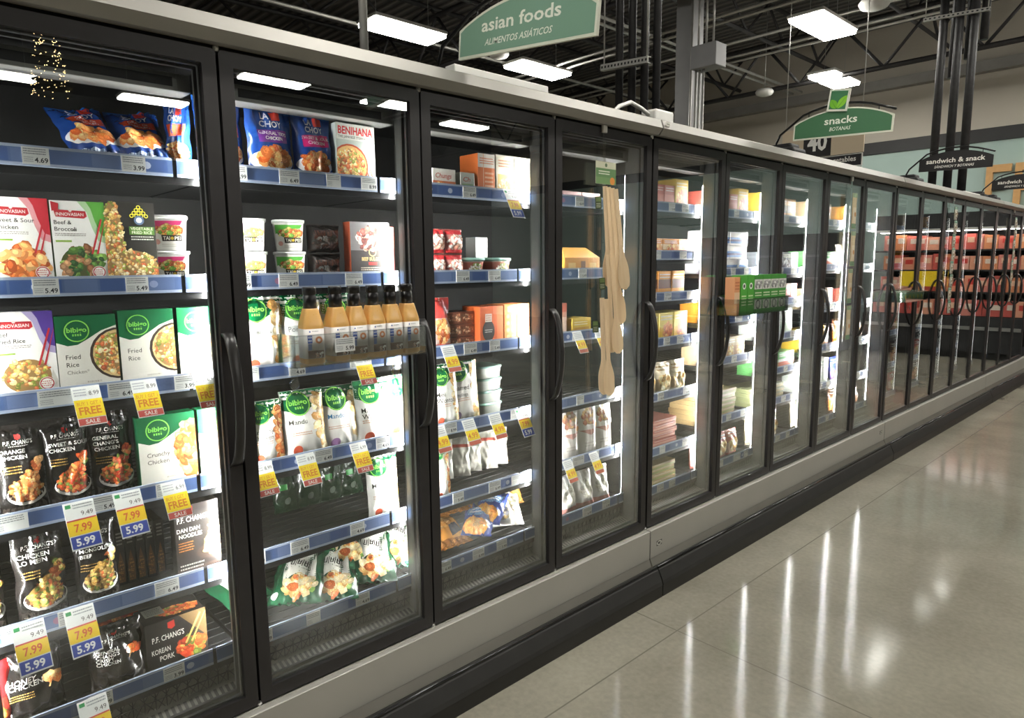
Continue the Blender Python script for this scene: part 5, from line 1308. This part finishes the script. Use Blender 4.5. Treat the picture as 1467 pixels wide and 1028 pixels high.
stock(6, [[('redbox', 4, 1), ('yelbox', 1, 1)], [('blutub', 6, 3)], [('orabox', 4, 1)], [('tanbox', 5, 1)], [('flattan', 2, 6)], [('pinkbag', 4, 1)]])
stock(7, [[('yelbox', 2, 1), ('orabox', 2, 1)], [('grybox', 5, 1)], [('redbox', 6, 1)], [('whibox', 6, 1)], [('grnbox', 5, 1)], [('flatgrn', 2, 4)], [('palebag', 3, 1)]])
stock(8, [[('tanbox', 4, 1)], [('grnbox', 5, 1)], [('tanbox', 6, 1)], [('yelbox', 4, 1)], [('whibox', 6, 1)], [('palebag', 3, 1)]])
stock(9, [[('orabox', 2, 1)], [('palebag', 3, 1)], [('redbox', 4, 1)], [('dkbag', 4, 1)], [('bluebag', 4, 1)], [('dkbag', 4, 1)]])
stock(10, [[('redbox', 3, 1)], [('orabox', 3, 1)], [('tanbox', 4, 1)], [('dkbag', 3, 1)], [('dkbag', 3, 1)], [('pinkbag', 3, 1)]])
stock(11, [[('tanbox', 3, 1)], [('orabox', 3, 1)], [('redbox', 4, 1)], [('pinkbag', 3, 1)], [('dkbag', 3, 1)], [('pinkbag', 3, 1)]])
stock(12, [[('orabox', 3, 1)], [('redbox', 3, 1)], [('tanbox', 4, 1)], [('palebag', 3, 1)], [('pinkbag', 3, 1)], [('dkbag', 3, 1)]])

# ---- door tray of green boxes on the sixth door
acrylic_tray(3.53, 4.17, 1.455, 1.55, .13, 'clear door tray holding green boxes, on the sixth door')
ga = Art(.10, .225, 131); ga.rect(0, 0, 1, 1, (70, 150, 60)); ga.rect(0, .62, 1, .88, (214, 214, 208)); ga.food(.5, .75, .4, .1, [(190, 190, 186), (150, 150, 150), (230, 230, 226)], 20, .12); ga.rect(.06, .1, .94, .34, (206, 208, 196)); ga.ring(.5, .22, .28, .08, (60, 60, 60)); ga.bars(.1, .42, .9, .56, 2, (226, 236, 200))
gm = carton('greentray', .10, .225, .06, (64, 150, 54), ga)
gb = Art(.075, .225, 132); gb.rect(0, 0, 1, 1, (80, 170, 60)); gb.ell(.5, .72, .25, .25, (240, 244, 236)); gb.ell(.5, .72, .14, .14, (60, 60, 60)); gb.bars(.15, .2, .85, .5, 4, (226, 240, 200))
gm2 = carton('greentray2', .075, .225, .06, (80, 170, 60), gb)
go = carton('orangetray', .06, .215, .06, (226, 160, 110), Art(.06, .215, 133).rect(0, .3, 1, .6, (236, 200, 160)).bars(.1, .65, .9, .9, 3, (190, 110, 70)))
put('snack_box', go, 3.585, 1.4585, 'orange and cream box at the left end of the green box tray', 'snack box', None, x=.10)
for i in range(2): put('snack_box', gm2, 3.665 + i * .08, 1.4585, ['bright green box with a white disc in the door tray, left of two', 'bright green box with a white disc in the door tray, right of two'][i], 'snack box', 'green boxes in the door tray', x=.10)
for i in range(4): put('snack_box', gm, 3.84 + i * .103 - .003, 1.4585, '%s of four green and grey boxes at the right of the door tray' % WORDS[i], 'snack box', 'green boxes in the door tray', x=.10)

# ---- clip strips with hanging packets on farther doors, and a second tray
pk = bag('packet', .085, .26, .02, (206, 190, 156), Art(.085, .26, 141).rect(0, .88, 1, 1, (150, 170, 140)).rect(.1, .15, .9, .6, (216, 204, 176)).rect(0, 0, 1, .14, (130, 160, 130)).ell(.5, .4, .2, .2, (196, 150, 110)), 141, .8)
pk2 = bag('packet2', .10, .13, .025, (190, 186, 170), Art(.10, .13, 142).rect(0, .8, 1, 1, (120, 150, 130)).food(.5, .4, .4, .3, [(190, 170, 140), (226, 220, 206), (150, 130, 110)], 24, .1), 142, 1)
clip_strip(5.40, 1.15, 2.385, 'clear clip strip of long tan packets on the eighth door', False)
for i, z in enumerate((2.0, 1.72, 1.44, 1.16)): put('hanging_packet', pk, 5.41 + .012 * (i % 2), z, '%s from the top of the long tan packets hanging on the eighth door' % WORDS[i], 'packet', 'tan packets on the eighth door strip', x=.032)
clip_strip(8.05, 1.15, 2.385, 'clear clip strip of small packets on the twelfth door', False)
for i in range(8): put('hanging_packet', pk2, 8.05 + .02 * (i % 2), 2.16 - i * .135, '%s from the top of the small packets hanging on the twelfth door' % WORDS[i], 'packet', 'small packets on the twelfth door strip', x=.034)
clip_strip(10.75, 1.15, 2.385, 'clear clip strip of pale packets on the sixteenth door at the right edge', False)
for i in range(8): put('hanging_packet', pk2, 10.75 + .02 * (i % 2), 2.16 - i * .135, '%s from the top of the pale packets hanging at the right picture edge' % WORDS[i], 'packet', 'pale packets on the right edge strip', x=.034)
acrylic_tray(6.42, 7.0, 1.40, 1.49, .12, 'clear door tray with green packs, on the tenth door')
for i in range(5): put('snack_box', carton('smallgreen', .10, .075, .07, (150, 180, 150), Art(.10, .075, 150).rect(.1, .2, .9, .8, (110, 170, 120)).ell(.5, .5, .2, .2, (226, 206, 90))), 6.49 + i * .108, 1.4035, '%s from the left of the small green packs in the tenth door tray' % WORDS[i], 'snack box', 'green packs in the tenth door tray', x=.10)

# ------------------------------------------------------------------ open meat case along the end wall (mirrored in the far doors)
mc = empty('meat_case', (0, 14.2, 0)); tag(mc, 'long open black meat case along the end wall, mirrored in the far glass doors', 'refrigerated case')
def ybox(*a): return bx(*a)
obj('base', ybox(.3, 2.9, 0, 1.6, .12, .75), M['black'], mc); obj('toe_kick', ybox(.3, 2.9, .08, 1.6, 0, .12), M['toe'], mc)
obj('bumper_strip', ybox(.3, 2.9, -.03, 0, .52, .58), M['steel'], mc)
obj('back_panel', ybox(.3, 2.9, 1.2, 1.6, .75, 2.35), M['black'], mc); obj('hood', ybox(.3, 2.9, .35, 1.6, 2.30, 2.62), M['black'], mc); obj('hood_trim', ybox(.3, 2.9, .335, .35, 2.30, 2.34), M['whitepl'], mc)
obj('lamp_strip', ybox(.4, 2.8, .45, .50, 2.285, 2.299), emit_mat('meat_case_lamp', (1, .93, .88), 24), mc)
rm = random.Random(3)
for li, (z, yf) in enumerate(((.76, .08), (1.18, .32), (1.58, .42), (1.95, .5))):
    if li: obj('shelf', ybox(.3, 2.9, yf, 1.2, z - .03, z), M['black'], mc)
    b = bmesh.new(); cl = col_layer(b); x = .32
    while x < 2.7:
        wd = rm.uniform(.16, .26); h = rm.uniform(.22, .30); n0 = len(b.faces)
        box(b, x, x + wd - .01, yf + .03, yf + .4, z + .001, z + h); b.faces.ensure_lookup_table()
        c = rm.choice([(216, 120, 104), (222, 140, 126), (228, 160, 130), (232, 180, 164), (200, 90, 80), (224, 146, 100)]); paint(b, cl, b.faces[n0:], c)
        n0 = len(b.faces); box(b, x + .02, x + wd * .7, yf + .027, yf + .03, z + h * .45, z + h * .8); b.faces.ensure_lookup_table(); paint(b, cl, b.faces[n0:], rm.choice([(240, 226, 210), (240, 200, 170), (200, 60, 50)]))
        x += wd
    o = obj('meat_packs', b, M['box'], None, (0, 14.2, 0)); tag(o, ['red wrapped meat packs in the well of the meat case', 'red meat packs on the lowest shelf of the meat case', 'red meat packs on the middle shelf of the meat case', 'red meat packs on the top shelf of the meat case'][li], 'meat packs', None, 'stuff')
bm = bmesh.new(); cl = col_layer(bm); box(bm, -.35, .35, -.004, .004, -.14, .14); paint(bm, cl, bm.faces, (250, 214, 30)); o = obj('price_banner', bm, M['matte'], None, (1.9, 14.16, 1.42)); tag(o, 'yellow price banner hung on the front of the meat case, mirrored in the doors', 'banner')

# small tree of warm string lights hanging across the store, mirrored in the leftmost door
bm = bmesh.new(); rt = random.Random(5)
for a in range(9):
    z = -.05 - a * .09; r = .06 + a * .026
    vs = [bm.verts.new((r * cos(2 * pi * k / 12) * rt.uniform(.8, 1.1), r * sin(2 * pi * k / 12) * rt.uniform(.8, 1.1), z - .11)) for k in range(12)]; tp = bm.verts.new((0, 0, z))
    for k in range(12): bm.faces.new((vs[k], vs[(k + 1) % 12], tp))
tr = obj('lighted_tree', bm, mat('dark_fir_green', (.012, .022, .014), .7), None, (9.0, 2.0, 4.95)); tag(tr, 'small dark tree of warm string lights, mirrored at the top of the leftmost door', 'decoration')
obj('hanging_wire', tube(bmesh.new(), [(0, 0, -.05), (0, 0, 1.6)], .003, 5), M['steel'], tr)
BULB = emit_mat('warm_bulb', (1, .66, .28), 30); bm = bmesh.new()
for k in range(150):
    t = rt.random() ** .8; a = rt.uniform(0, 2 * pi); r = .08 + t * .12 + .05 * rt.random()
    m4 = Matrix.Translation((r * cos(a), r * sin(a), -.10 - t * .80)); bmesh.ops.create_icosphere(bm, subdivisions=1, radius=.0065, matrix=m4)
lights = obj('string_lights', bm, BULB, tr); lights['kind'] = 'stuff'
dsp = empty('dark_reflection_unit', (3.2, 13.6, 0)); tag(dsp, 'unseen dark grey shelving unit added beside the meat case to darken the door reflections', 'shelving')  # added dark unit, out of view, so the door glass mirrors something dark
obj('cabinet', bx(0, 4.5, 0, 1.0, 0, 2.3), M['joist'], dsp)
for z in (.5, .95, 1.4, 1.85): obj('shelf', bx(0, 4.5, -.12, 0, z, z + .04), M['mullion'], dsp)
